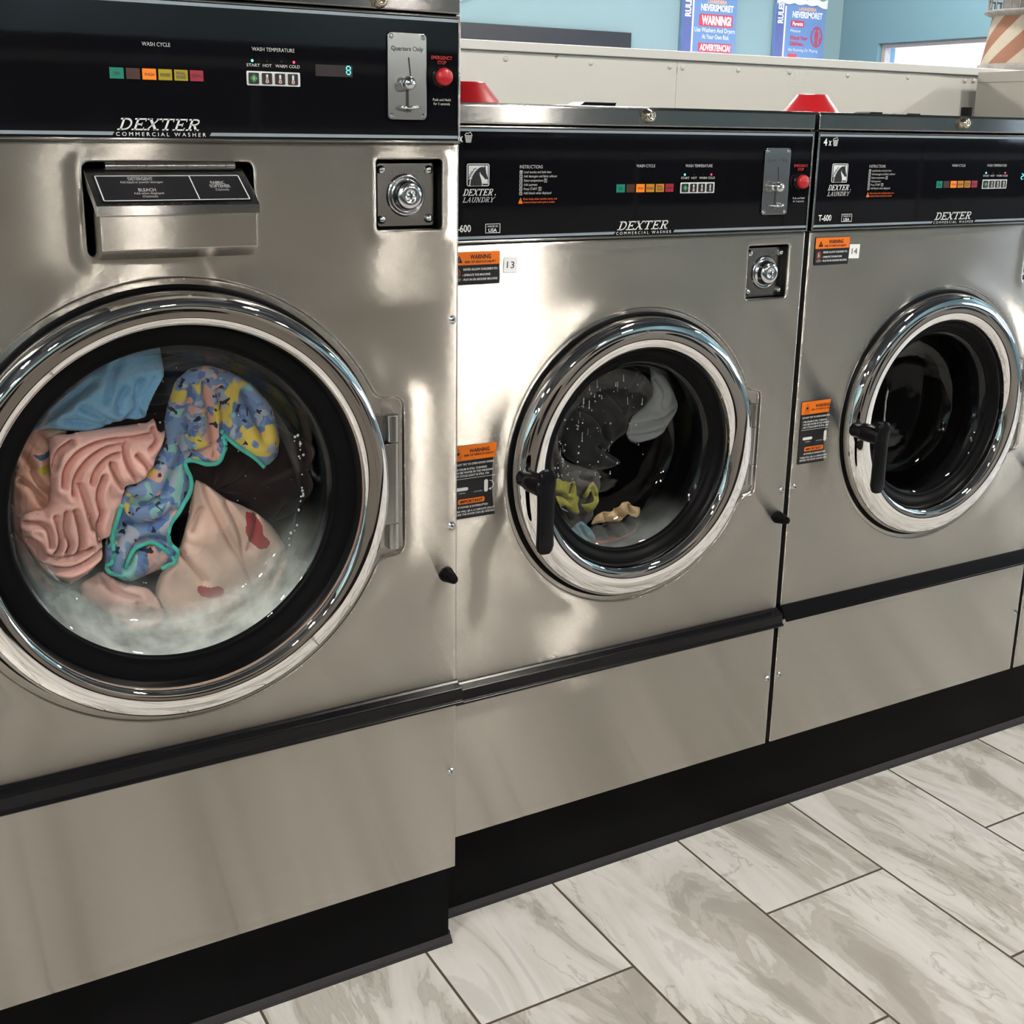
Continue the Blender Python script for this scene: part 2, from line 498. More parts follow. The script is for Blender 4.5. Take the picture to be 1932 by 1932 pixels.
# slab-serif italic capitals for the maker's lettering: strokes (x0,z0,x1,z1,width)
def arc(cx, cz, rx, rz, a0, a1, n=7):
    return [(cx+rx*math.cos(a0+(a1-a0)*i/n), cz+rz*math.sin(a0+(a1-a0)*i/n)) for i in range(n+1)]
def slab(mb, word, x0, x1, z0, z1, y=0.0, mi=0, shear=0.42):
    G = {}
    T = 0.20; t = 0.13
    def V(x, z0=0, z1=1): return ([(x, z0), (x, z1)], T)
    def H(xa, xb, z): return ([(xa, z), (xb, z)], t)
    a, b = 0.065, 0.935
    G['D'] = [V(.2), H(0, .45, a), H(0, .45, b), (arc(.4, .5, .33, .43, -PI/2, PI/2), .16)]
    G['E'] = [V(.2), H(0, .72, a), H(0, .72, b), H(.2, .52, .5), ([(.7, 0), (.7, .25)], .09), ([(.7, .75), (.7, 1)], .09), ([(.52, .36), (.52, .64)], .08)]
    G['X'] = [([(.08, 1), (.66, 0)], .21), ([(.66, 1), (.08, 0)], .11), H(-.06, .25, b), H(.5, .82, b), H(-.08, .25, a), H(.5, .82, a)]
    G['T'] = [V(.38), H(0, .76, b), H(.2, .58, a), ([(.04, .72), (.04, 1)], .09), ([(.72, .72), (.72, 1)], .09)]
    G['R'] = [V(.2), H(0, .45, b), H(0, .36, a), (arc(.42, .72, .24, .22, -PI/2, PI/2), .15), H(.2, .45, .5), ([(.42, .5), (.66, 0)], .19), H(.55, .82, a)]
    G['L'] = [V(.2), H(0, .66, a), H(0, .38, b), ([(.64, 0), (.64, .3)], .09)]
    G['A'] = [([(.42, 1), (.68, 0)], .2), ([(.42, 1), (.1, 0)], .1), H(-.04, .24, a), H(.52, .82, a), H(.2, .6, .35)]
    G['U'] = [V(.16, .3, 1), V(.66, .3, 1), (arc(.41, .32, .25, .26, PI, 2*PI), .15), H(0, .32, b), H(.52, .8, b)]
    G['N'] = [([(.14, 0), (.14, 1)], .11), ([(.7, 0), (.7, 1)], .11), ([(.16, 1), (.7, 0)], .2), H(-.02, .3, a), H(-.04, .2, b), H(.56, .84, b)]
    G['Y'] = [([(.1, 1), (.4, .45)], .19), ([(.72, 1), (.4, .45)], .12), ([(.4, .5), (.4, 0)], .19), H(-.04, .26, b), H(.58, .86, b), H(.22, .58, a)]
    adv = {'D': .86, 'E': .84, 'X': .86, 'T': .84, 'R': .90, 'L': .78, 'A': .88, 'U': .90, 'N': .94, 'Y': .88}
    tot = sum(adv[c] for c in word)
    h = z1-z0
    sx = (x1-x0-shear*h*0.9)/tot
    x = 0
    for c in word:
        for pl, w in G[c]:
            for p, q in zip(pl[:-1], pl[1:]):
                dx, dz = (q[0]-p[0])*sx, (q[1]-p[1])*h
                l = math.hypot(dx, dz) or 1
                ww = w*h*0.9
                nx, nz = -dz/l*ww/2, dx/l*ww/2
                P = [((x+p[0])*sx-nx, p[1]*h-nz), ((x+q[0])*sx-nx, q[1]*h-nz), ((x+q[0])*sx+nx, q[1]*h+nz), ((x+p[0])*sx+nx, p[1]*h+nz)]
                if abs(q[1]-p[1]) > 0.05 and len(pl) == 2:   # cut the stroke ends level
                    wx = ww/2/max(abs(dz/l), .3)
                    P = [((x+p[0])*sx-wx, p[1]*h), ((x+p[0])*sx+wx, p[1]*h), ((x+q[0])*sx+wx, q[1]*h), ((x+q[0])*sx-wx, q[1]*h)]
                P = [(x0+a_[0]+shear*min(max(a_[1], 0), h), z0+min(max(a_[1], 0), h)) for a_ in P]
                area = sum(P[i][0]*P[(i+1) % 4][1]-P[(i+1) % 4][0]*P[i][1] for i in range(4))
                mb.poly(P if area > 0 else P[::-1], y, mi)
        x += adv[c]
    return mb
LAUNDRY = {
 'TOWEL': ([(-611,1005),(-595,1021),(-578,1040),(-548,1068),(-521,1092),(-491,1111),(-461,1121),(-420,1118),(-418,1077),(-433,1051),(-443,1030),(-447,1015),(-462,1013),(-474,1015),(-498,1011),(-513,1006),(-553,1006),(-578,1013)],[[(-560,1026),(-543,1022),(-524,1017),(-504,1011)],[(-435,1070),(-442,1052),(-454,1044),(-455,1031),(-447,1021)],[(-453,1068),(-460,1050),(-458,1031),(-474,1018)],[(-480,1101),(-493,1084),(-501,1048)],[(-536,1042),(-520,1032),(-503,1018),(-492,1012)],[(-519,1074),(-549,1053),(-573,1037)],[(-474,1061),(-490,1041),(-485,1028)]]),
 'PINK': ([(-580,1004),(-555,1005),(-506,1007),(-450,1008),(-438,1015),(-434,992),(-421,994),(-430,968),(-444,950),(-455,932),(-470,922),(-486,921),(-489,899),(-496,871),(-507,847),(-523,848),(-524,817),(-541,799),(-568,788),(-593,799),(-611,824),(-624,855),(-631,876),(-627,897),(-594,900),(-586,916),(-585,944),(-584,977)],[[(-569,932),(-567,960),(-545,984),(-513,992),(-472,991),(-448,993)],[(-557,918),(-554,944),(-538,967),(-514,981),(-490,984)],[(-532,933),(-527,951),(-509,968),(-495,972)],[(-481,988),(-487,974),(-481,949),(-470,931)],[(-468,966),(-454,948),(-452,934)],[(-504,958),(-500,938),(-490,921)],[(-534,864),(-540,894),(-544,916),(-548,932)],[(-624,887),(-594,882),(-592,851)],[(-583,890),(-578,849),(-589,836)],[(-569,895),(-574,867),(-565,848),(-573,835)],[(-557,896),(-551,860),(-553,838),(-564,827)],[(-622,865),(-609,854),(-607,835),(-568,826),(-538,837)],[(-611,824),(-578,812),(-549,817),(-526,831)],[(-520,891),(-530,867),(-526,843)],[(-443,1001),(-436,984),(-449,973)],[(-516,941),(-527,914),(-523,891)],[(-581,961),(-573,985),(-555,995)]]),
 'PRINT': ([(-423,999),(-415,1035),(-404,1066),(-382,1082),(-357,1085),(-323,1071),(-289,1049),(-261,1014),(-251,966),(-254,936),(-269,924),(-281,922),(-312,952),(-337,972),(-339,950),(-352,936),(-377,941),(-395,946),(-399,938),(-388,919),(-391,895),(-408,871),(-424,854),(-428,831),(-415,812),(-422,793),(-439,784),(-461,779),(-492,773),(-512,789),(-521,800),(-518,839),(-504,869),(-495,893),(-483,917),(-455,932),(-436,962),(-423,976)],[[(-400,983),(-404,955),(-425,922),(-435,898)],[(-384,1054),(-392,1017),(-387,982)],[(-343,1044),(-335,1011),(-341,983)],[(-488,865),(-462,854),(-434,865),(-424,876)],[(-365,1062),(-358,1014),(-354,952)],[(-430,825),(-445,837),(-476,832),(-493,802)],[(-478,897),(-457,888),(-442,895)],[(-305,1041),(-291,1007),(-279,970)],[(-407,958),(-370,954),(-340,976)],[(-503,840),(-493,854),(-486,866)]]),
 'TRIM': [[(-282,924),(-297,942),(-315,955),(-330,969),(-345,987)],[(-343,977),(-339,965),(-344,950),(-354,938),(-367,939),(-379,944),(-393,950),(-400,947),(-400,937),(-391,921),(-396,898),(-411,875),(-424,861),(-432,841),(-428,824),(-417,814),(-422,798)],[(-493,894),(-503,871),(-510,847),(-509,821),(-512,811),(-520,808),(-520,800),(-511,792),(-496,788)],[(-494,797),(-490,814),(-478,828),(-463,834),(-445,828),(-430,811),(-422,797),(-433,793),(-442,791)]],
 'PEACH': ([(-383,915),(-363,901),(-338,877),(-316,864),(-290,848),(-264,820),(-247,788),(-238,758),(-244,741),(-266,709),(-289,692),(-317,680),(-368,661),(-414,667),(-444,694),(-448,743),(-440,772),(-413,801),(-404,820),(-392,858)],[[(-338,872),(-318,820),(-318,778),(-304,738),(-288,702)],[(-369,898),(-350,842),(-332,802),(-313,767),(-298,722)],[(-410,801),(-386,766),(-377,751)],[(-248,777),(-270,746),(-285,713)],[(-340,695),(-373,694),(-400,689)],[(-316,704),(-347,689),(-381,678)],[(-377,866),(-392,835)],[(-293,844),(-309,794)]],[[(-311,855),(-296,850),(-287,832),(-286,815),(-275,803),(-280,794),(-293,794),(-308,808),(-314,826)],[(-388,749),(-371,742),(-354,741),(-347,733),(-350,721),(-368,724),(-384,731),(-390,741)]]),
 'LOWPINK': ([(-556,776),(-525,794),(-502,773),(-460,757),(-446,734),(-440,709),(-450,697),(-469,688),(-491,692),(-506,715),(-529,736),(-552,749)],[[(-480,740),(-475,719),(-466,714)],[(-462,724),(-454,712)],[(-525,792),(-509,759),(-480,747)],[(-506,718),(-482,707),(-457,709)]]),
 'TAN': ([(-619,1005),(-593,1014),(-574,1018),(-552,1007),(-573,988),(-580,973),(-579,939),(-585,912),(-591,894),(-621,883),(-634,894),(-633,934),(-628,970)],[[(-624,945),(-608,934),(-596,910)],[(-607,955),(-600,936),(-584,924)],[(-616,980),(-606,961)],[(-594,1008),(-584,995),(-561,1001)]],[[(-606,981),(-591,977),(-576,988),(-573,981),(-581,973),(-594,969)],[(-601,960),(-582,964),(-581,956),(-593,948)],[(-588,1017),(-572,1018),(-558,1006),(-571,1000),(-577,1006)]]),
 'GREY': ([(-638,872),(-621,844),(-605,803),(-578,779),(-555,765),(-545,746),(-510,720),(-488,681),(-532,670),(-583,707),(-619,767),(-637,822)],[[(-624,838),(-608,797),(-590,771)],[(-587,774),(-561,766),(-554,745)],[(-551,741),(-531,724),(-508,712)]]),
 'N_BLACK': ([(-451,925),(-438,950),(-406,958),(-369,980),(-314,999),(-274,994),(-240,964),(-228,939),(-252,914),(-283,898),(-293,870),(-323,849),(-340,841),(-305,817),(-338,802),(-384,810),(-426,837),(-441,870),(-448,892)],[[(-411,930),(-366,912),(-347,866)],[(-391,980),(-345,957),(-310,920)],[(-273,979),(-300,953)],[(-363,854),(-322,824)]]),
 'N_WHITE': ([(-246,993),(-219,979),(-193,945),(-179,919),(-184,900),(-201,882),(-212,863),(-241,854),(-273,848),(-290,855),(-301,873),(-290,901),(-259,917),(-237,937),(-245,969)],[[(-289,886),(-257,888),(-222,891),(-196,903)],[(-236,970),(-217,947),(-224,923)],[(-291,867),(-262,864),(-233,870)]]),
 'N_YEL1': ([(-464,787),(-456,803),(-440,801),(-423,791),(-412,795),(-405,765),(-397,758),(-402,744),(-398,729),(-409,726),(-426,738),(-438,752),(-454,738),(-468,754)],[[(-455,774),(-439,769),(-424,758)],[(-417,786),(-422,772)]]),
 'N_YEL2': ([(-384,786),(-373,789),(-361,773),(-360,753),(-370,730),(-387,730),(-396,746),(-388,745),(-374,750),(-371,770),(-383,769),(-388,755),(-397,763)],[[(-378,775),(-366,759)]]),
 'N_PEACH': ([(-364,714),(-353,722),(-330,722),(-319,727),(-308,738),(-293,739),(-281,727),(-260,721),(-265,709),(-274,703),(-295,714),(-306,700),(-329,701),(-352,702),(-372,700)],[[(-341,721),(-335,702)],[(-319,725),(-306,705)],[(-290,728),(-283,712)]]),
 'N_BLUE': ([(-425,696),(-409,711),(-395,714),(-375,698),(-364,679),(-368,670),(-396,674)],[[(-403,705),(-391,688),(-379,677)],[(-386,705),(-380,689)]]),
 'N_GREY': ([(-470,856),(-460,897),(-444,900),(-440,852),(-420,826),(-346,802),(-339,766),(-355,738),(-354,708),(-387,683),(-415,688),(-455,733),(-470,784)],[[(-459,854),(-447,819),(-449,781)],[(-397,798),(-374,788)]]),
 'N_RED': ([(-368,670),(-339,670),(-304,675),(-276,686),(-263,676),(-292,663),(-333,656),(-362,661)],[]),
 'N_DARK': ([(-368,693),(-337,701),(-302,696),(-291,714),(-267,701),(-255,706),(-260,682),(-283,670),(-318,663),(-359,667)],[[(-343,694),(-336,678),(-321,668)],[(-302,703),(-290,686)]]),
}
# ---------------------------------------------------------------- pressed sheet panels
def sd_rr(x, z, c, h, r):
    qx = abs(x-c[0])-h[0]+r; qz = abs(z-c[1])-h[1]+r
    return math.hypot(max(qx, 0), max(qz, 0))+min(max(qx, qz), 0)-r

def smin(a, b, k):
    h = max(k-abs(a-b), 0)/k
    return min(a, b)-h*h*k*0.25

def contour(sd, c, level, n, rmax=0.5):
    pts = []
    for i in range(n):
        a = 2*PI*i/n+0.0007
        dx, dz = math.cos(a), math.sin(a)
        lo, hi = 0.0, rmax
        for _ in range(26):
            m = (lo+hi)/2
            if sd(c[0]+dx*m, c[1]+dz*m) < level: lo = m
            else: hi = m
        pts.append((c[0]+dx*lo, c[1]+dz*lo))
    return pts

def rr_loop(c, h, r, off, k=5):
    hx, hz = h[0]+off, h[1]+off
    rr = max(r+off, 0.0008)
    return rr_pts(c[0]-hx, c[0]+hx, c[1]-hz, c[1]+hz, rr, k)

def sstep(t):
    t = min(max(t, 0.0), 1.0)
    return t*t*(3-2*t)

def sheet_panel(name, x0, x1, z0, z1, parent, m, rects=(), door=None, bulge=0.0007, seed=0, t=0.002):
    """stainless front sheet: rolled edges, pressed apertures with rolled lips, shallow round dish
    for the door with the hinge pocket running into it.  rects = (centre, half size, radius)"""
    V = []; E = []
    def loop(pts):
        o = len(V)
        V.extend(pts)
        n = len(pts)
        E.extend([(o+i, o+(i+1) % n) for i in range(n)])
    # outer border and inset loops for the rolled edge
    ER = 0.004
    for off in (0.0, 0.0006, 0.0015, 0.0028, 0.0045, 0.007):
        loop(rr_pts(x0+off, x1-off, z0+off, z1-off, 0.003, 2))
    feats = []
    for c, h, r in rects:
        offs = (0.026, 0.018, 0.012, 0.007, 0.0045, 0.003, 0.0018, 0.0008, 0.0, -0.0008, -0.0014)
        for off in offs:
            loop(rr_loop(c, h, r, off))
        feats.append(('r', c, h, r))
    if door:
        (dc, R, hc, hh, hr, Rin) = door
        def sdd(x, z):
            a = math.hypot(x-dc[0], z-dc[1])-R
            b = sd_rr(x, z, hc, hh, hr)
            return smin(a, b, 0.016)
        for lv in (0.05, 0.04, 0.03, 0.022, 0.015, 0.010, 0.006, 0.0035, 0.002, 0.001, 0.0, -0.001, -0.002, -0.0035):
            loop(contour(sdd, dc, lv, 288))
        nI = 128
        loop([(dc[0]+Rin*math.cos(2*PI*i/nI), dc[1]+Rin*math.sin(2*PI*i/nI)) for i in range(nI)])
    # interior points
    st = 0.009
    nx = int((x1-x0)/st); nz = int((z1-z0)/st)
    for i in range(1, nx):
        for j in range(1, nz):
            x = x0+(x1-x0)*i/nx; z = z0+(z1-z0)*j/nz
            if min(x-x0, x1-x, z-z0, z1-z) < 0.010: continue
            if any(sd_rr(x, z, c, h, r) < 0.031 for c, h, r in rects): continue
            if door and (math.hypot(x-dc[0], z-dc[1]) < Rin+0.006 or -0.007 < sdd(x, z) < 0.056): continue
            V.append((x, z))
    vo, eo, fo, _, _, _ = delaunay_2d_cdt([Vector(p) for p in V], E, [], 0, 1e-6)
    def depth(x, z):
        de = min(x-x0, x1-x, z-z0, z1-z)
        y = 0.0
        if de < ER:
            q = 1-max(de, 0)/ER
            y += ER*(1-math.sqrt(max(0, 1-q*q)))
        # the sheet is drawn a hair outwards in the middle and pulled by the dish
        u = (x-x0)/(x1-x0); w = (z-z0)/(z1-z0)
        y -= bulge*max(0.0, 16*u*(1-u)*w*(1-w))
        y += 0.0006*math.sin(11*x+seed*2.1+0.8*math.sin(3*z))*(1+0.3*math.sin(4*z+seed))
        y += 0.00045*math.exp(-((u-0.91)/0.055)**2)*math.sin(PI*w)**.7+0.00045*math.exp(-((u-0.09)/0.055)**2)*math.sin(PI*w)**.7 if 0 < w < 1 else 0
        for c, h, r in rects:
            s = sd_rr(x, z, c, h, r)
            if s < 0.03:
                y -= 0.0006*math.exp(-((s-0.006)/0.010)**2)
            if s < 0.0018:
                q = min((0.0018-s)/0.0032, 1.0)
                y += 0.0050*(1-math.sqrt(max(0, 1-q*q)))
        if door:
            s = sdd(x, z)
            if s < 0.08:
                y -= 0.0017*math.exp(-((max(s, 0)-0.004)/0.030)**2)
            y += 0.0060*sstep((0.0012-s)/0.0028)
        return y
    mb = MB()
    pts = [(p.x, depth(p.x, p.y), p.y) for p in vo]
    fs = []
    for f in fo:
        cx = sum(vo[i].x for i in f)/len(f); cz = sum(vo[i].y for i in f)/len(f)
        if any(sd_rr(cx, cz, c, h, r) < -0.0013 for c, h, r in rects): continue
        if door and math.hypot(cx-dc[0], cz-dc[1]) < Rin-0.0006: continue
        fs.append(tuple(f))
    mb.add(pts, fs, 0, True)
    o = obj(name, mb, m, parent)
    me = o.data
    # make all normals face the room
    bm = bmesh.new(); bm.from_mesh(me)
    for f in bm.faces:
        if f.normal.y > 0: f.normal_flip()
    loose = [v for v in bm.verts if not v.link_faces]
    bmesh.ops.delete(bm, geom=loose, context='VERTS')
    bm.to_mesh(me); bm.free()
    # returns: turned-back edges of the sheet
    s = o.modifiers.new('thickness', 'SOLIDIFY')
    s.thickness = t; s.offset = -1
    return o

# ---------------------------------------------------------------- small fittings
def pan_screw(parent, x, z, y=0.0, r=0.0052, name='screw', m=None, m2=None):
    mb = MB()
    mb.lathe(x, z, [(r*1.25, y), (r*1.25, y-0.0008), (r, y-0.001), (r*0.98, y-0.0018), (r*0.75, y-0.0030), (r*0.35, y-0.0035), (0.0001, y-0.0036)], 20)
    for a in (0.5, 0.5+PI/2):
        c, s = math.cos(a)*r*.5, math.sin(a)*r*.5
        mb.seg((x-c, z-s), (x+c, z+s), r*.22, y-0.0037, 1)
    return obj(name, mb, [m or BOLT, m2 or DARKHOLE], parent)

def bumper(parent, x, z, y=0.0):
    mb = MB()
    mb.lathe(x, z, [(0.0125, y+0.001), (0.0125, y-0.003), (0.0115, y-0.006), (0.0075, y-0.026), (0.0068, y-0.029), (0.0045, y-0.0305), (0.0001, y-0.0308)], 28)
    return obj('rubber_bumper', mb, RUBBER, parent)

def coin_slide(parent, x0, x1, z0, z1, y):
    w = x1-x0; h = z1-z0
    p = obj('coin_slot_plate', MB().prism(rr_pts(x0, x1, z0, z1, 0.006), y-0.0028, y), SATIN, parent, bevel=0.0009)
    mb = MB()
    text(mb, 'Quarters Only', x0+w*.085, x1-w*.09, z0+h*.795, z0+h*.845, y-0.0031, bold=0.02)
    obj('plate_lettering', mb, DARKINK, p)
    mb = MB()
    mb.seg((x0+w*.53, z0+h*.72), (x0+w*.575, z0+h*.51), 0.0018, y-0.0031)
    mb.rrect(x0+w*.455, x0+w*.53, z0+h*.10, z0+h*.36, 0.002, y-0.0031)
    obj('coin_slots', mb, DARKHOLE, p)
    cx, cz = x0+w*.44, z0+h*.42
    mb = MB()
    mb.lathe(cx, cz, [(0.0075, y-0.0025), (0.0075, y-0.006), (0.0062, y-0.0065), (0.0062, y-0.010), (0.0080, y-0.0115), (0.0094, y-0.015), (0.0088, y-0.019), (0.0060, y-0.0222), (0.0001, y-0.0235)], 32)
    obj('coin_return_knob', mb, BOLT, p)
    mb = MB()
    mb.tube([(x0+w*.26, y-0.006, z0+h*.147), (x0+w*.30, y-0.013, z0+h*.142), (x0+w*.46, y-0.015, z0+h*.137), (x0+w*.60, y-0.015, z0+h*.142), (x0+w*.72, y-0.012, z0+h*.148), (x0+w*.77, y-0.006, z0+h*.155)], 0.0021, 10)
    mb.tube([(x0+w*.50, y-0.014, z0+h*.14), (x0+w*.51, y-0.010, z0+h*.105), (x0+w*.50, y-0.002, z0+h*.10)], 0.0019, 10)
    obj('coin_return_lever', mb, BOLT, p)
    for sx, sz in ((.09, .045), (.91, .045), (.09, .955), (.91, .955)):
        pan_screw(p, x0+w*sx, z0+h*sz, y-0.0028, 0.0028)
    return p

def coin_box(parent, c, h, zt, big):
    """recessed money-box door with a round lock: c, h = aperture centre and half size"""
    x0, x1, z0, z1 = c[0]-h[0]-.004, c[0]+h[0]+.004, c[1]-h[1]-.004, c[1]+h[1]+.004
    mb = MB()
    d = 0.055
    mb.add([(x0, .004, z0), (x1, .004, z0), (x1, .004, z1), (x0, .004, z1), (x0, d, z0), (x1, d, z0), (x1, d, z1), (x0, d, z1)],
           [(4, 5, 6, 7), (0, 1, 5, 4), (1, 2, 6, 5), (2, 3, 7, 6), (3, 0, 4, 7)])
    rec = obj('coin_box_recess', mb, DARKHOLE, parent)
    y = 0.019
    px0, px1, pz0, pz1 = -0.1225, -0.0325, zt-0.1165, zt-0.0268
    pl = obj('coin_box_door', MB().prism(rr_pts(px0, px1, pz0, pz1, 0.004), y, y+0.02), SATIN, rec, bevel=0.0009)
    lx, lz = -0.078, zt-0.0722
    mb = MB()
    mb.lathe(lx, lz, [(0.031, y+0.0002), (0.0295, y-0.0025), (0.0285, y-0.004), (0.0262, y-0.004), (0.0258, y-0.001), (0.0215, y-0.001),
                      (0.0208, y-0.012), (0.0190, y-0.016), (0.0165, y-0.0185), (0.0120, y-0.0192), (0.0066, y-0.0195), (0.0062, y-0.0185), (0.0058, y-0.0195), (0.0001, y-0.0195)], 56)
    lk = obj('coin_box_lock', mb, BOLT, rec)
    mb = MB()
    mb.seg((lx, lz-0.0042), (lx, lz+0.0042), 0.0030, y-0.0199)
    obj('keyhole', mb, DARKHOLE, lk)
    for bx in (px0+0.0055, px1-0.009):
        for bz in (pz0+0.0105, pz1-0.0095):
            mb = MB()
            mb.lathe(bx, bz, [(0.0066, y), (0.0066, y-0.0012), (0.0060, y-0.0036), (0.0044, y-0.0058), (0.0022, y-0.0068), (0.0001, y-0.007)], 24)
            obj('carriage_bolt', mb, BOLT, rec)
    mb = MB()
    text(mb, 'GREENWALD', px0+0.019, px1-0.021, pz1-0.0155, pz1-0.0085, y-0.0006, bold=0.0)
    obj('embossed_lettering', mb, BOLT, pl)
    return rec

def hinge(parent, x, z0, z1, splits, cx):
    """barrel hinge: three knuckles and the leaf running under the door ring"""
    r = 0.0095
    y = 0.004-r*0.9
    e = [z1]+list(splits)+[z0]
    hp = None
    for i in range(3):
        mb = MB()
        a, b = e[i]-0.0006, e[i+1]+0.0006
        pts = []
        n = 24
        vs = [(x+r*math.cos(2*PI*k/n), y+r*math.sin(2*PI*k/n), zz) for zz in (a, b) for k in range(n)]
        mb.add(vs, [(k, (k+1) % n, (k+1) % n+n, k+n) for k in range(n)], 0, True)
        mb.add(vs, [tuple(range(n)), tuple(range(2*n-1, n-1, -1))])
        if i in (0, 2):
            mb.box(x-0.024, x, 0.0005, 0.0035, b, a)
        else:
            mb.box(x-0.024, x-0.002, y-r, y-r+0.0035, b, a)
        o = obj('door_hinge' if i == 0 else 'hinge_knuckle', mb, SATIN, hp or parent, bevel=0.0006)
        if i == 0: hp = o
    mb = MB()
    mb.rrect(x-0.022, x-0.002, e[0]+0.001, e[0]+0.013, 0.004, 0.0055)
    mb.rect(x-0.026, x-0.006, e[3]-0.006, e[3]+0.001, 0.0055)
    mb.box(x-0.013, x-0.0098, 0.0008, 0.0055, e[2], e[1])
    obj('hinge_slot', mb, DARKHOLE, hp)
    return hp

def door(parent, cx, cz, Ro, Ri, Rg, Rb, zb, prof, big, handle):
    """door leaf: chrome ring, black gasket ring, glass bowl"""
    y0 = 0.0042
    mb = MB()
    mb.lathe(cx, cz, spline(prof), 192)
    d = obj('door_ring', mb, CHROME, parent)
    # gap line under the ring
    mb = MB()
    mb.lathe(cx, cz, [(Ro+0.0062, y0+0.0020), (Ro+0.0055, y0-0.0012), (Ro+0.0020, y0-0.0018), (Ro-0.001, y0-0.0010), (Ro-0.004, y0+0.004)], 160)
    obj('ring_seal', mb, RUBBER, d)
    mb = MB()
    s = 0.006
    mb.lathe(cx, cz, [(Ri+0.004, 0.002), (Ri+0.001, -0.0022), (Ri-0.004, -0.001), (Ri-0.012, 0.001), (Rg+0.010, 0.006), (Rg+0.004, 0.007), (Rg+0.0015, 0.0068), (Rg-0.001, 0.010), (Rg-0.001, 0.018)], 160)
    obj('door_gasket', mb, RUBBER, d)
    mb = MB()
    q = [(Rg, 0.0105), (Rg-0.004, 0.0125), (Rg-0.010, 0.020), (Rb+0.012, zb-0.022), (Rb+0.004, zb-0.008), (Rb-0.003, zb-0.002), (Rb-0.014, zb), (Rb*0.6, zb+0.0015), (Rb*0.3, zb+0.0020), (0.0005, zb+0.0022)]
    mb.lathe(cx, cz, q, 128)
    obj('glass_bowl', mb, GLASS, d)
    # boot, drum
    mb = MB()
    ro = Ro-0.004
    mb.lathe(cx, cz, [(ro, 0.010), (Rg+0.020, 0.020), (Rg+0.010, 0.045), (Rg+0.010, 0.075), (Rg+0.030, 0.080)], 96)
    mb.lathe(cx, cz, [(Rg+0.014, 0.078), (Rg+0.07, 0.082), (Rg+0.085, 0.09)], 96, 0)
    obj('door_boot', mb, RUBBER, parent)
    mb = MB()
    RD = Rg+0.085
    mb.lathe(cx, cz, [(RD, 0.09), (RD, 0.52), (RD-0.02, 0.54), (0.05, 0.545), (0.001, 0.53)], 96, 0)
    for k in range(3):
        a = 2*PI*k/3+0.4
        c, s_ = math.cos(a), math.sin(a)
        n = (-s_, c)
        pts = [(cx+c*RD+n[0]*0.05, cz+s_*RD+n[1]*0.05), (cx+c*RD-n[0]*0.05, cz+s_*RD-n[1]*0.05), (cx+c*(RD-0.07)-n[0]*0.012, cz+s_*(RD-0.07)-n[1]*0.012), (cx+c*(RD-0.07)+n[0]*0.012, cz+s_*(RD-0.07)+n[1]*0.012)]
        mb.prism(pts, 0.12, 0.52, 0)
    obj('wash_drum', mb, DRUM, parent)
    if handle:
        hx, hz = cx-0.2405, cz
        mb = MB()
        mb.lathe(hx-0.001, hz, [(0.0150, -0.018), (0.0150, -0.036), (0.0172, -0.040), (0.0175, -0.048), (0.0172, -0.084), (0.0150, -0.0890), (0.001, -0.0905)], 40)
        hd = obj('door_handle', mb, BLACKPL, d)
        # lever: rounded bar tapering to a slightly flared end
        mb = MB()
        st = [(0.026, 0.0140), (0.020, 0.0158), (0.008, 0.0165), (-0.02, 0.0150), (-0.05, 0.0142), (-0.08, 0.0146), (-0.098, 0.0152), (-0.107, 0.0135), (-0.1115, 0.0085)]
        st = [(0.0285, 0.0075)]+st
        rings = []
        for dz, hw in st:
            yc = -0.0845-0.010*max(0, -dz)/0.11*0.3
            th = 0.0085 if -0.1 < dz < 0.024 else 0.006
            ring = []
            for k in range(20):
                a = 2*PI*k/20
                ca, sa = math.cos(a), math.sin(a)
                ex = math.copysign(abs(ca)**0.6, ca)*hw
                ey = math.copysign(abs(sa)**0.6, sa)*th
                ring.append((hx+0.003+ex+dz*0.02, yc+ey, hz+dz))
            rings.append(ring)
        vs = [p for r_i in rings for p in r_i]
        n = 20
        mb.add(vs, [(i*n+k, i*n+(k+1) % n, (i+1)*n+(k+1) % n, (i+1)*n+k) for i in range(len(st)-1) for k in range(n)], 0, True)
        mb.add(vs[:n], [tuple(range(n))]); mb.add(vs[-n:], [tuple(reversed(range(n)))])
        obj('handle_lever', mb, BLACKPL, hd)
    return d

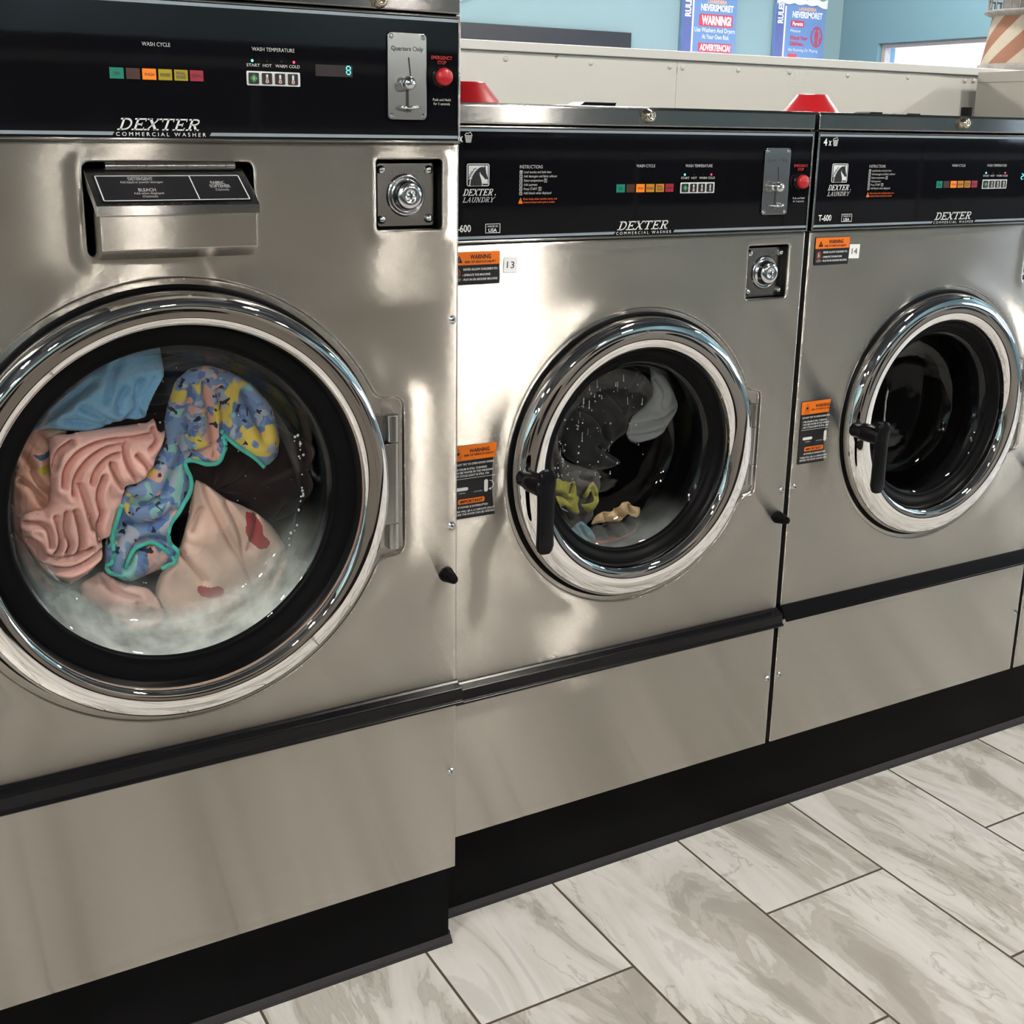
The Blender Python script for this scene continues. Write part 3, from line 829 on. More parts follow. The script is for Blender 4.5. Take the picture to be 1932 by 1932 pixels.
def cycle_block(parent, y, cx, zt, model, xb, led_cold=True):
    """wash-cycle lamps, temperature buttons and LEDs. zt = top of the front panel"""
    w = 0.120/6
    mats = [SQ_GREEN, SQ_BROWN, SQ_ORANGE, SQ_YELLOW if model == 'big' else SQ_AMBER, SQ_YELLOW if model == 'big' else SQ_AMBER, SQ_RED]
    words = ['ON', 'PRE', 'WASH', 'RINSE', 'FINAL', 'SPIN']
    x = cx-0.060
    for i in range(6):
        mb = MB()
        mb.rect(x+i*w, x+i*w+w-0.0028, zt+0.0760, zt+0.0893, y-0.0003)
        lamp = obj('cycle_lamp', mb, mats[i], parent)
        mb = MB()
        if i != 1:
            if i == 4:
                text(mb, 'FINAL', x+i*w+.0025, x+i*w+w-.0053, zt+0.0832, zt+0.0868, y-0.0005, bold=0.03)
                text(mb, 'RINSE', x+i*w+.0025, x+i*w+w-.0053, zt+0.0785, zt+0.0821, y-0.0005, bold=0.03)
            else:
                text(mb, words[i], x+i*w+(.0022 if i != 0 else .005), x+i*w+w-(.005 if i != 0 else .008), zt+0.0805, zt+0.0843, y-0.0005, bold=0.03)
            obj('lamp_word', mb, DARKINK if i not in (0, 5) else mats[1], lamp)
    mb = MB()
    text(mb, 'WASH CYCLE', cx-0.0185 if model == 'big' else cx-0.0215, cx+0.0168, zt+0.1165, zt+0.1212, y-0.0004, bold=0.005)
    obj('cycle_heading', mb, DIMPRINT, parent)
    mb = MB()
    # temperature block
    W_ = 0.0735
    text(mb, 'WASH TEMPERATURE', xb+0.0085, xb+W_-0.0068, zt+0.1165, zt+0.1212, y-0.0004, bold=0.005)
    for i, (s, a, b) in enumerate((('START', .0005, .0185), ('HOT', .0225, .0345), ('WARM', .0395, .0560), ('COLD', .0585, .0735))):
        text(mb, s, xb+a, xb+b, zt+0.0968, zt+0.1005, y-0.0004, bold=0.015)
    obj('temperature_lettering', mb, DIMPRINT, parent)
    mb = MB()
    mb.rrect(xb, xb+W_, zt+0.0732, zt+0.0912, 0.0016, y-0.0003)
    bb = obj('button_surround', mb, WHITE, parent)
    for i in range(4):
        bx = xb+0.0026+i*0.0179
        mb = MB()
        mb.prism(rr_pts(bx, bx+0.0138, zt+0.0752, zt+0.0892, 0.0010), y-0.0016, y-0.0004, 0)
        c, z = bx+0.0069, zt+0.0822
        if i == 0:
            mb.poly([(c-.0052, z), (c, z-.0055), (c+.0052, z), (c, z+.0055)], y-0.0018, 2)
            mb.seg((c, z-.002), (c, z+.002), .0009, y-0.0019, 1)
        else:
            mb.seg((c, z-.003), (c, z+.0052), .0026, y-0.0018, 1)
            mb.seg((c, z-.002), (c, z+.002-(i-1)*.0014), .0014, y-0.0019, 3)
            mb.poly([(c+.0022*math.cos(t*PI/6), z-.0036+.0022*math.sin(t*PI/6)) for t in range(12)], y-0.00185, 1)
            mb.poly([(c+.0014*math.cos(t*PI/6), z-.0036+.0014*math.sin(t*PI/6)) for t in range(12)], y-0.00195, 3)
        obj('temperature_button' if i else 'start_button', mb, [BLACKPRINT, WHITE, BTNGREEN, BTNRED], parent)
    for i, lx in enumerate((0.0085, 0.0285, 0.0480, 0.0655)):
        lit = i in (0, 3)
        mb = MB()
        mb.sphere((xb+lx, y, zt+0.1042), 0.0017 if lit else 0.0010, 8, 0.6)
        obj('indicator_light', mb, {0: LEDGREEN, 3: LEDRED}.get(i, LEDOFF), parent)

def seven_seg(mb, x, z, h, segs, y):
    w = h*.52; t = h*.13
    P = {'a': ((0, h), (w, h)), 'b': ((w, h), (w, h/2)), 'c': ((w, h/2), (w, 0)), 'd': ((0, 0), (w, 0)), 'e': ((0, h/2), (0, 0)), 'f': ((0, h), (0, h/2)), 'g': ((0, h/2), (w, h/2))}
    for s in segs:
        a, b = P[s]
        a = Vector((x+a[0], z+a[1])); b = Vector((x+b[0], z+b[1]))
        d = (b-a).normalized()*t*.65
        mb.seg(a+d, b-d, t, y)

def emergency(parent, x, z, y, r):
    mb = MB()
    mb.lathe(x, z, [(r*1.25, y), (r*1.22, y-0.002), (r*1.0, y-0.0025), (r*1.0, y-0.006)], 40, 1)
    mb.lathe(x, z, [(r*.98, y-0.004), (r, y-0.009), (r*.93, y-0.0125), (r*.7, y-0.0145), (0.0002, y-0.0152)], 40, 0)
    o = obj('emergency_stop_button', mb, [REDBTN, BLACKPL], parent)
    return o

HORSE = [(.17, .02), (.19, .25), (.24, .45), (.33, .62), (.45, .76), (.55, .84), (.66, .88), (.74, .85), (.80, .95), (.82, .84), (.835, .72), (.86, .58), (.90, .46), (.925, .36),
         (.90, .30), (.86, .33), (.82, .29), (.79, .35), (.745, .40), (.69, .47), (.63, .53), (.585, .61), (.59, .67), (.56, .60), (.57, .50), (.61, .38), (.645, .25), (.66, .13), (.665, .02)]
def emblem(parent, x0, z0, s, y):
    mb = MB()
    mb.rrect(x0, x0+s, z0, z0+s*.86, s*.08, y-0.0003, 0)
    mb.rrect(x0+s*.035, x0+s*.965, z0+s*.03, z0+s*.83, s*.055, y-0.0005, 1)
    mb.rrect(x0+s*.075, x0+s*.925, z0+s*.13, z0+s*.79, s*.02, y-0.0007, 0)
    mb.poly([(x0+s*.05, z0+s*.03), (x0+s*.20, z0+s*.03), (x0+s*.20, z0+s*.30), (x0+s*.05, z0+s*.24)], y-0.0008, 1)
    mb.poly([(x0+p[0]*s, z0+p[1]*s*.84) for p in HORSE][::-1], y-0.0009, 1)
    for a, b in (((.20, .50), (.05, .36)), ((.26, .62), (.10, .50)), ((.34, .72), (.18, .63)), ((.44, .82), (.28, .76)), ((.2, .38), (.04, .24))):
        mb.seg((x0+a[0]*s, z0+a[1]*s*.84), (x0+b[0]*s, z0+b[1]*s*.84), s*.035, y-0.00085, 1)
    pl = [(.125, .02), (.15, .28), (.21, .48), (.30, .66), (.42, .80), (.55, .87)]
    for a, b in zip(pl[:-1], pl[1:]):
        mb.seg((x0+a[0]*s, z0+a[1]*s*.84), (x0+b[0]*s, z0+b[1]*s*.84), s*.035, y-0.00095, 0)
    mb.seg((x0+.68*s, z0+.03*s), (x0+.66*s, z0+.12*s), s*.025, y-0.001, 0)
    mb.seg((x0+.68*s, z0+.11*s), (x0+.95*s, z0+.11*s), s*.03, y-0.001, 0)
    return obj('horse_emblem', mb, [WHITE, BLACKPRINT], parent)

def basket(mb, x, z, w, h, y):
    a = [(x+w*.06, z+h*.66), (x+w*.94, z+h*.66), (x+w*.80, z), (x+w*.20, z)]
    t = w*.07
    for p, q in zip(a, a[1:]+a[:1]):
        mb.seg(p, q, t, y)
    for k in (.17, .33, .5):
        mb.seg((x+w*(.2-.14*k/.66), z+h*k), (x+w*(.8+.14*k/.66), z+h*k), t, y)
    for k in (.25, .42, .58, .75):
        mb.seg((x+w*k, z+h*.66), (x+w*(.5+(k-.5)*.8), z), t, y)
    pl = [(.0, .66), (.15, .85), (.3, .92), (.45, .84), (.62, .98), (.75, 1.0), (.85, .86), (1., .66)]
    for p, q in zip(pl[:-1], pl[1:]):
        mb.seg((x+w*p[0], z+h*p[1]), (x+w*q[0], z+h*q[1]), t, y)

def control_strip(root, L, R, zt, zl, model, number, cx):
    """black glossy control fascia in a stainless surround, front-panel top at zt, lid at zl"""
    mb = MB()
    y = 0.0
    prof = [(0.0005, zt+0.0012), (-0.0022, zt+0.0022), (-0.0022, zt+0.0052), (0.0015, zt+0.0062), (0.0015, zl-0.0052), (-0.0022, zl-0.0042), (-0.0022, zl-0.0020), (0.0005, zl-0.0012), (0.03, zl-0.0012), (0.03, zt+0.0012)]
    mb.extr(prof, L, R)
    mb.box(L, L+0.0045, -0.0022, 0.03, zt+0.0015, zl-0.0015)
    mb.box(R-0.0035, R, -0.0022, 0.03, zt+0.0015, zl-0.0015)
    cs = obj('control_surround', mb, STEEL_SIDE if False else LIDSTEEL, root, bevel=0.0008)
    x0, x1 = L+0.0045, R-0.0035
    mb = MB()
    y = 0.0
    n = 60
    vs = [(x0+(x1-x0)*i/n, -0.0004*math.sin(PI*i/n), z) for i in range(n+1) for z in (zt+0.0052, zl-0.0042)]
    mb.add(vs, [(2*i, 2*i+2, 2*i+3, 2*i+1) for i in range(n)], 0, True)
    cp = obj('control_fascia', mb, GLOSSBLACK, cs)
    y = -0.0008
    # stripes, the lower one broken for the lettering
    mb = MB()
    mb.rect(x0, x1, zl-0.0100, zl-0.0058, y)
    za, zb = zt+0.0080, zt+0.0123
    mb.poly([(x0, za), (cx-0.0615, za), (cx-0.0585, zb), (x0, zb)], y)
    mb.poly([(cx+0.0615, za), (x1, za), (x1, zb), (cx+0.0645, zb)], y)
    obj('fascia_stripes', mb, STRIPE, cp)
    mb = MB()
    slab(mb, 'DEXTER', cx-0.0555, cx+0.0545, zt+0.0142, zt+0.0290, y-0.0003)
    text(mb, 'C O M M E R C I A L   W A S H E R', cx-0.0570, cx+0.0570, zt+0.0072, zt+0.0118, y-0.0003, bold=0.0)
    obj('brand_lettering', mb, WHITE, cp)
    xb = -0.2955 if model == 'small' else -0.3145
    cycle_block(cp, y, cx, zt, model, xb)
    p = coin_slide(cp, -0.1140, -0.0545, zt+0.0335, zt+0.1495, y)
    ex, ez = (-0.0262, zt+0.0908) if model == 'small' else (-0.0295, zt+0.0928)
    emergency(cp, ex, ez, y, 0.0125)
    mb = MB()
    text(mb, 'EMERGENCY', ex-0.0165, ex+0.0165, zt+0.1165, zt+0.1212, y-0.0003)
    text(mb, 'STOP', ex-0.0070, ex+0.0070, zt+0.1100, zt+0.1147, y-0.0003)
    obj('emergency_stop_lettering', mb, REDTXT, cp)
    mb = MB()
    text(mb, 'Push and Hold', ex-0.0140, ex+0.0140, zt+0.0600, zt+0.0635, y-0.0003, bold=0)
    text(mb, 'for 3 seconds', ex-0.0130, ex+0.0130, zt+0.0545, zt+0.0580, y-0.0003, bold=0)
    obj('push_and_hold_lettering', mb, DIMPRINT, cp)
    # display
    dx0, dx1 = (-0.219, -0.1655) if model == 'big' else (-0.195, -0.140)
    mb = MB()
    mb.rect(dx0, dx1, zt+0.0880, zt+0.1030, y-0.0001)
    ds = obj('digital_display', mb, DISPLAY_REFL if model == 'big' else GLOSSBLACK, cp)
    mb = MB()
    if model == 'big':
        seven_seg(mb, -0.1742, zt+0.0915, 0.0105, 'abcdefg', y-0.0003)
    if number == 14:
        seven_seg(mb, -0.180, zt+0.0915, 0.0105, 'abged', y-0.0003)
        seven_seg(mb, -0.172, zt+0.0915, 0.0105, 'afgcd', y-0.0003)
    if mb.v:
        obj('display_digit', mb, LEDCYAN, ds)
    if model == 'small':
        emblem(cp, L+0.0400, zt+0.0885, 0.0395, y)
        mb = MB()
        slab(mb, 'DEXTER', L+0.0330, L+0.0890, zt+0.0742, zt+0.0845, y-0.0003, shear=.38)
        text(mb, '.', L+0.0895, L+0.0910, zt+0.0745, zt+0.0850, y-0.0003)
        obj('maker_lettering', mb, WHITE, cp)
        mb = MB()
        slab(mb, 'LAUNDRY', L+0.0325, L+0.0905, zt+0.0640, zt+0.0720, y-0.0003, shear=.38)
        obj('laundry_lettering', mb, GREYPRINT if False else DIMPRINT, cp)
        mb = MB()
        text(mb, '4', L+0.0138, L+0.0225, zt+0.1545, zt+0.1665, y-0.0003, bold=0.03)
        text(mb, 'x', L+0.0262, L+0.0330, zt+0.1545, zt+0.1665, y-0.0003, bold=0.02)
        basket(mb, L+0.0362, zt+0.1540, 0.0130, 0.0150, y-0.0003)
        obj('load_size_mark', mb, WHITE, cp)
        mb = MB()
        text(mb, 'T-600', L+0.0160, L+0.0480, zt+0.0195, zt+0.0300, y-0.0003, bold=0.02)
        obj('model_lettering', mb, WHITE, cp)
        mb = MB()
        mb.frame(L+0.0735, L+0.1000, zt+0.0165, zt+0.0310, 0.0009, 0.0005, y-0.0003)
        text(mb, 'MADE IN', L+0.0775, L+0.0960, zt+0.0255, zt+0.0285, y-0.0003, bold=0)
        text(mb, 'USA', L+0.0790, L+0.0940, zt+0.0185, zt+0.0235, y-0.0003, bold=0.025)
        obj('origin_mark', mb, WHITE, cp)
        mb = MB()
        ix = L+0.1335
        text(mb, 'INSTRUCTIONS', ix, ix+0.0420, zt+0.1150, zt+0.1202, y-0.0003, bold=0)
        rows = [('Load laundry and latch door', .0510), ('Add detergent and fabric softener', .0615), ('Select temperature', .0350), ('Add payment', .0250), ('Press START', .0250), ('Add bleach when displayed', .0510)]
        for k, (s, w) in enumerate(rows):
            z = zt+0.1072-k*0.0065
            mb.frame(ix, ix+0.0052, z-0.0006, z+0.0048, 0.0009, 0.0004, y-0.0003)
            text(mb, str(k+1), ix+.0019, ix+.0036, z+.0010, z+.0040, y-0.0003, bold=0)
            text(mb, s, ix+0.0080, ix+0.0080+w, z+0.0006, z+0.0044, y-0.0003, bold=0)
            if k in (2, 4):
                mb.frame(ix+0.0080+w+.002, ix+0.0080+w+.0075, z-0.0008, z+0.0052, 0.0006, 0.0008, y-0.0003)
                mb.seg((ix+0.0080+w+.00475, z+.0008), (ix+0.0080+w+.00475, z+.0042), .0011, y-0.0003)
        obj('instruction_lettering', mb, DIMPRINT, cp)
        mb = MB()
        z = zt+0.0620
        mb.poly([(ix-.0018, z-0.001), (ix+.0068, z-0.001), (ix+.0025, z+.0085)], y-0.0003, 0)
        mb.seg((ix+.0025, z+.0025), (ix+.0025, z+.0055), .0009, y-0.0005, 1)
        text(mb, 'Door locks when machine starts, and', ix+.0075, ix+.0700, z+.0045, z+.0078, y-0.0003, 2, bold=0)
        text(mb, 'remains locked until cycle is ended.', ix+.0075, ix+.0660, z-.0005, z+.0028, y-0.0003, 2, bold=0)
        obj('door_lock_warning_print', mb, [ORANGE, BLACKPRINT, ORANGETXT], cp)
    return cp

def warn_small(parent, x0, x1, z0, z1, y=-0.0006):
    mb = MB()
    zs = z0+(z1-z0)*.60
    mb.rrect(x0, x1, z0, z1, .0018, y, 1)
    mb.rrect(x0+.0002, x1-.0002, zs, z1-.0002, .0016, y-.0002, 0)
    w, h = x1-x0, z1-z0
    yy = y-.0004
    mb.poly([(x0+w*.085, zs+h*.07), (x0+w*.225, zs+h*.07), (x0+w*.155, zs+h*.29)], yy, 1)
    mb.seg((x0+w*.155, zs+h*.12), (x0+w*.155, zs+h*.21), .0008, yy-.0002, 0)
    text(mb, 'WARNING', x0+w*.38, x0+w*.81, zs+h*.18, zs+h*.31, yy, 1, bold=.035)
    text(mb, 'RISK OF SERIOUS INJURY', x0+w*.27, x0+w*.92, zs+h*.06, zs+h*.125, yy, 1, bold=.03)
    text(mb, 'NEVER ALLOW CHILDREN TO:', x0+w*.24, x0+w*.95, z0+h*.435, z0+h*.50, yy, 2, bold=.02)
    text(mb, '- OPERATE THE MACHINE', x0+w*.22, x0+w*.80, z0+h*.265, z0+h*.33, yy, 2, bold=.02)
    text(mb, '- PLAY IN OR AROUND MACHINE', x0+w*.22, x0+w*.95, z0+h*.125, z0+h*.19, yy, 2, bold=.02)
    cx, cz = x0+w*.115, z0+h*.36
    ring = [(cx+.0052*math.cos(2*PI*k/20), cz+.0062*math.sin(2*PI*k/20)) for k in range(20)]
    for a, b in zip(ring, ring[1:]+ring[:1]): mb.seg(a, b, .0008, yy, 3)
    for a, b in (((0, .002), (0, -.001)), ((0, .0005), (-.0022, .0012)), ((0, .0005), (.0022, -.0002)), ((0, -.001), (-.002, -.0035)), ((0, -.001), (.002, -.003))):
        mb.seg((cx+a[0], cz+a[1]), (cx+b[0], cz+b[1]), .0011, yy, 2)
    mb.poly([(cx+.0011*math.cos(k*PI/4), cz+.0035+.0011*math.sin(k*PI/4)) for k in range(8)], yy, 2)
    text(mb, 'CHILDREN', x0+w*.045, x0+w*.19, z0+h*.17, z0+h*.20, yy, 2, bold=0)
    text(mb, 'PLAYING', x0+w*.05, x0+w*.18, z0+h*.12, z0+h*.15, yy, 2, bold=0)
    return obj('children_warning_label', mb, [ORANGE, BLACKPRINT, WHITE, ORANGETXT], parent)

def warn_tall(parent, x0, x1, z0, z1, y=-0.0006):
    mb = MB()
    w, h = x1-x0, z1-z0
    zs = z0+h*.795
    yy = y-.0004
    mb.rrect(x0, x1, z0, z1, .0018, y, 1)
    mb.rrect(x0+.0002, x1-.0002, zs, z1-.0002, .0016, y-.0002, 0)
    cx = x0+w*.17
    for a, b in (((-.07, .06), (.07, .06)), ((.07, .06), (0, .165)), ((0, .165), (-.07, .06))):
        mb.seg((cx+a[0]*w, zs+a[1]*h), (cx+b[0]*w, zs+b[1]*h), .0006, yy, 1)
    mb.poly([(cx-.03*w, zs+.075*h), (cx+.03*w, zs+.08*h), (cx+.02*w, zs+.12*h), (cx-.03*w, zs+.11*h)], yy, 1)
    text(mb, 'PINCH', cx-.07*w, cx+.07*w, zs+.038*h, zs+.050*h, yy, 1, bold=0)
    text(mb, 'HAZARD', cx-.08*w, cx+.08*w, zs+.018*h, zs+.030*h, yy, 1, bold=0)
    text(mb, 'WARNING', x0+w*.40, x0+w*.83, zs+h*.10, zs+h*.148, yy, 1, bold=.035)
    text(mb, 'RISK OF SERIOUS INJURY', x0+w*.29, x0+w*.93, zs+h*.055, zs+h*.080, yy, 1, bold=.03)
    rows = [('DO NOT TRY TO OPEN DOOR WHEN:', .05, .92, .73), ('- THE DRUM IS STILL TURNING', .05, .77, .665), ('- YOU SEE WATER IN THE WINDOW', .05, .90, .62), ('- ANY CYCLE LIGHT IS STILL ON', .05, .82, .575),
            ('IF POWER IS INTERRUPTED:', .17, .81, .145), ('THERE WILL BE A 2-3 MINUTE DELAY', .06, .95, .088), ('BEFORE THE DOOR CAN BE OPENED', .06, .94, .045)]
    for s, a, b, q in rows:
        text(mb, s, x0+w*a, x0+w*b, z0+h*q, z0+h*(q+.026), yy, 2, bold=.02)
    mb.rect(x0+w*.04, x0+w*.95, z0+h*.545, z0+h*.550, yy, 2)
    mb.rrect(x0+w*.10, x0+w*.38, z0+h*.385, z0+h*.430, .0027, yy, 2)
    text(mb, 'OPEN', x0+w*.18, x0+w*.32, z0+h*.345, z0+h*.360, yy, 2, bold=0)
    mb.rrect(x0+w*.72, x0+w*.80, z0+h*.33, z0+h*.50, .003, yy, 2)
    text(mb, 'LATCHED', x0+w*.50, x0+w*.68, z0+h*.345, z0+h*.360, yy, 2, bold=0)
    pl = arc(x0+w*.83, z0+h*.42, w*.09, h*.06, PI/2, -PI/2, 8)
    for a, b in zip(pl[:-1], pl[1:]): mb.seg(a, b, .0009, yy, 2)
    mb.poly([(x0+w*.81, z0+h*.36), (x0+w*.87, z0+h*.345), (x0+w*.86, z0+h*.385)], yy, 2)
    mb.rrect(x0+w*.17, x0+w*.73, z0+h*.200, z0+h*.270, .0022, yy, 0)
    text(mb, 'IMPORTANT', x0+w*.21, x0+w*.69, z0+h*.215, z0+h*.252, yy-.0002, 1, bold=.035)
    return obj('door_warning_label', mb, [ORANGE, BLACKPRINT, WHITE], parent)

def number_sticker(parent, x0, x1, z0, z1, s, tilt, y=-0.0007):
    cx, cz = (x0+x1)/2, (z0+z1)/2
    mb = MB()
    c, d = math.cos(tilt), math.sin(tilt)
    def R(p): return (cx+(p[0]-cx)*c-(p[1]-cz)*d, cz+(p[0]-cx)*d+(p[1]-cz)*c)
    mb.poly([R(p) for p in ((x0, z0), (x1, z0), (x1, z1), (x0, z1))], y)
    st = obj('number_sticker', mb, STICKW, parent)
    mb = MB()
    w, h = x1-x0, z1-z0
    text(mb, s, cx-w*.27, cx+w*.27, cz-h*.20, cz+h*.22, y-.0003, rot=tilt, bold=.0)
    obj('sticker_number', mb, BLACKPRINT, st)

def dispenser(root, x0, x1, z0, z1):
    """pull-out soap hopper with a sloping hinged lid; aperture x0..x1, z0..z1"""
    mb = MB()
    d = 0.07
    a, b, c, e = x0-.004, x1+.004, z0-.004, z1+.004
    mb.add([(a, .004, c), (b, .004, c), (b, .004, e), (a, .004, e), (a, d, c), (b, d, c), (b, d, e), (a, d, e)],
           [(4, 5, 6, 7), (0, 1, 5, 4), (1, 2, 6, 5), (2, 3, 7, 6), (3, 0, 4, 7)])
    rec = obj('soap_hopper_recess', mb, DARKHOLE, root)
    L, R = -0.5285, -0.3235
    zb, zf, z_lo = 1.3655, 1.3235, 1.2555
    yf, yb = -0.066, 0.006
    # body: front face, chamfered foot, side cheeks
    mb = MB()
    prof = [(0.03, zb-0.012), (yf+0.004, zf-0.006), (yf+0.004, z_lo+0.0135), (yf+0.024, z_lo), (0.03, z_lo)]
    mb.extr(prof, L+0.004, R-0.004)
    body = obj('soap_hopper', mb, STEEL, rec, bevel=0.0012)
    # lid
    mb = MB()
    prof = [(yb, zb), (yf, zf), (yf-0.001, zf-0.0125), (yf+0.0008, zf-0.0125), (yf+0.0018, zf-0.0035), (yb, zb-0.003)]
    mb.extr(prof, L, R)
    for xa, xb in ((L, L+0.0022), (R-0.0022, R)):
        mb.extr([(yb, zb-0.001), (yf+.001, zf-0.001), (yf, zf-0.0125), (yf+.004, zf-0.0125), (yb, zb-0.012)], xa, xb)
    lid = obj('soap_hopper_lid', mb, LIDSTEEL, rec, bevel=0.0010)
    # label lying on the slope
    sl = math.atan2(zb-zf, yb-yf)
    LEN = math.hypot(zb-zf, yb-yf)
    def onslope(mb):
        mb.v = [(p[0], yf+p[2]*math.cos(sl)-(-p[1])*math.sin(sl), zf+p[2]*math.sin(sl)+(-p[1])*math.cos(sl)) for p in mb.v]
        return mb
    W_ = R-L
    mb = MB()
    e0 = 0.0006
    mb.rrect(L+.008, R-.008, .007, LEN-.016, .003, -e0, 0)
    mb.frame(L+.0105, R-.0105, .0092, LEN-.018, .0014, .002, -e0-.0002, 1)
    mb.rect(L+W_*.625, L+W_*.632, .0095, LEN-.0185, -e0-.0002, 1)
    y_ = -e0-.0003
    H = LEN
    text(mb, 'DETERGENT', L+W_*.245, L+W_*.395, H*.655, H*.735, y_, 2)
    text(mb, 'Add liquid or powder detergent', L+W_*.190, L+W_*.450, H*.575, H*.635, y_, 2, bold=0)
    text(mb, 'BLEACH', L+W_*.280, L+W_*.385, H*.355, H*.435, y_, 2)
    text(mb, 'Add when displayed', L+W_*.245, L+W_*.425, H*.275, H*.335, y_, 2, bold=0)
    text(mb, '(Optional)', L+W_*.290, L+W_*.380, H*.195, H*.255, y_, 2, bold=0)
    text(mb, 'FABRIC', L+W_*.745, L+W_*.835, H*.535, H*.615, y_, 2)
    text(mb, 'SOFTENER', L+W_*.730, L+W_*.860, H*.440, H*.520, y_, 2)
    text(mb, '(Optional)', L+W_*.755, L+W_*.840, H*.355, H*.415, y_, 2, bold=0)
    onslope(mb)
    obj('soap_hopper_label', mb, [BLACKPRINT, WHITE, DIMPRINT], lid)
    # piano hinge
    hx0, hx1 = L+0.026, R-0.012
    n = 13
    for i in range(n):
        mb = MB()
        a, b = hx0+(hx1-hx0)*i/n+.0003, hx0+(hx1-hx0)*(i+1)/n-.0003
        k = 14
        rr = 0.0050 if i % 2 else 0.0054
        vs = [(x, 0.000+rr*math.cos(2*PI*j/k), zb+0.003+rr*math.sin(2*PI*j/k)) for x in (a, b) for j in range(k)]
        mb.add(vs, [(j, (j+1) % k, (j+1) % k+k, j+k) for j in range(k)], 0, True)
        mb.add(vs, [tuple(range(k)), tuple(range(2*k-1, k-1, -1))])
        obj('hinge_knuckle', mb, SATIN, lid)
    return rec

RING_S = [(0.2540, 0.0060), (0.2538, -0.0040), (0.2529, -0.0110), (0.2508, -0.0165), (0.2475, -0.0205), (0.2430, -0.0232), (0.2375, -0.0250), (0.2315, -0.0261), (0.2255, -0.0266), (0.2195, -0.0264), (0.2140, -0.0259), (0.2090, -0.0250), (0.2045, -0.0234), (0.2008, -0.0205), (0.1978, -0.0155), (0.1960, -0.0085), (0.1950, 0.002)]
RING_B = [(0.3025, 0.0060), (0.3024, -0.0060), (0.3018, -0.0160), (0.3004, -0.0235), (0.2980, -0.0292), (0.2945, -0.0333), (0.2900, -0.0360), (0.2850, -0.0373), (0.2800, -0.0377), (0.2745, -0.0374), (0.2695, -0.0369), (0.2650, -0.0359), (0.2615, -0.0338), (0.2585, -0.0293), (0.2567, -0.0210), (0.2556, -0.0100), (0.2550, 0.002)]

def spline(prof, it=2):
    for _ in range(it):
        q = [prof[0]]
        for i in range(len(prof)-1):
            a = prof[max(i-1, 0)]; b = prof[i]; c = prof[i+1]; d = prof[min(i+2, len(prof)-1)]
            q.append(tuple((-a[k]+9*b[k]+9*c[k]-d[k])/16 for k in (0, 1)))
            q.append(c)
        prof = q
    return prof

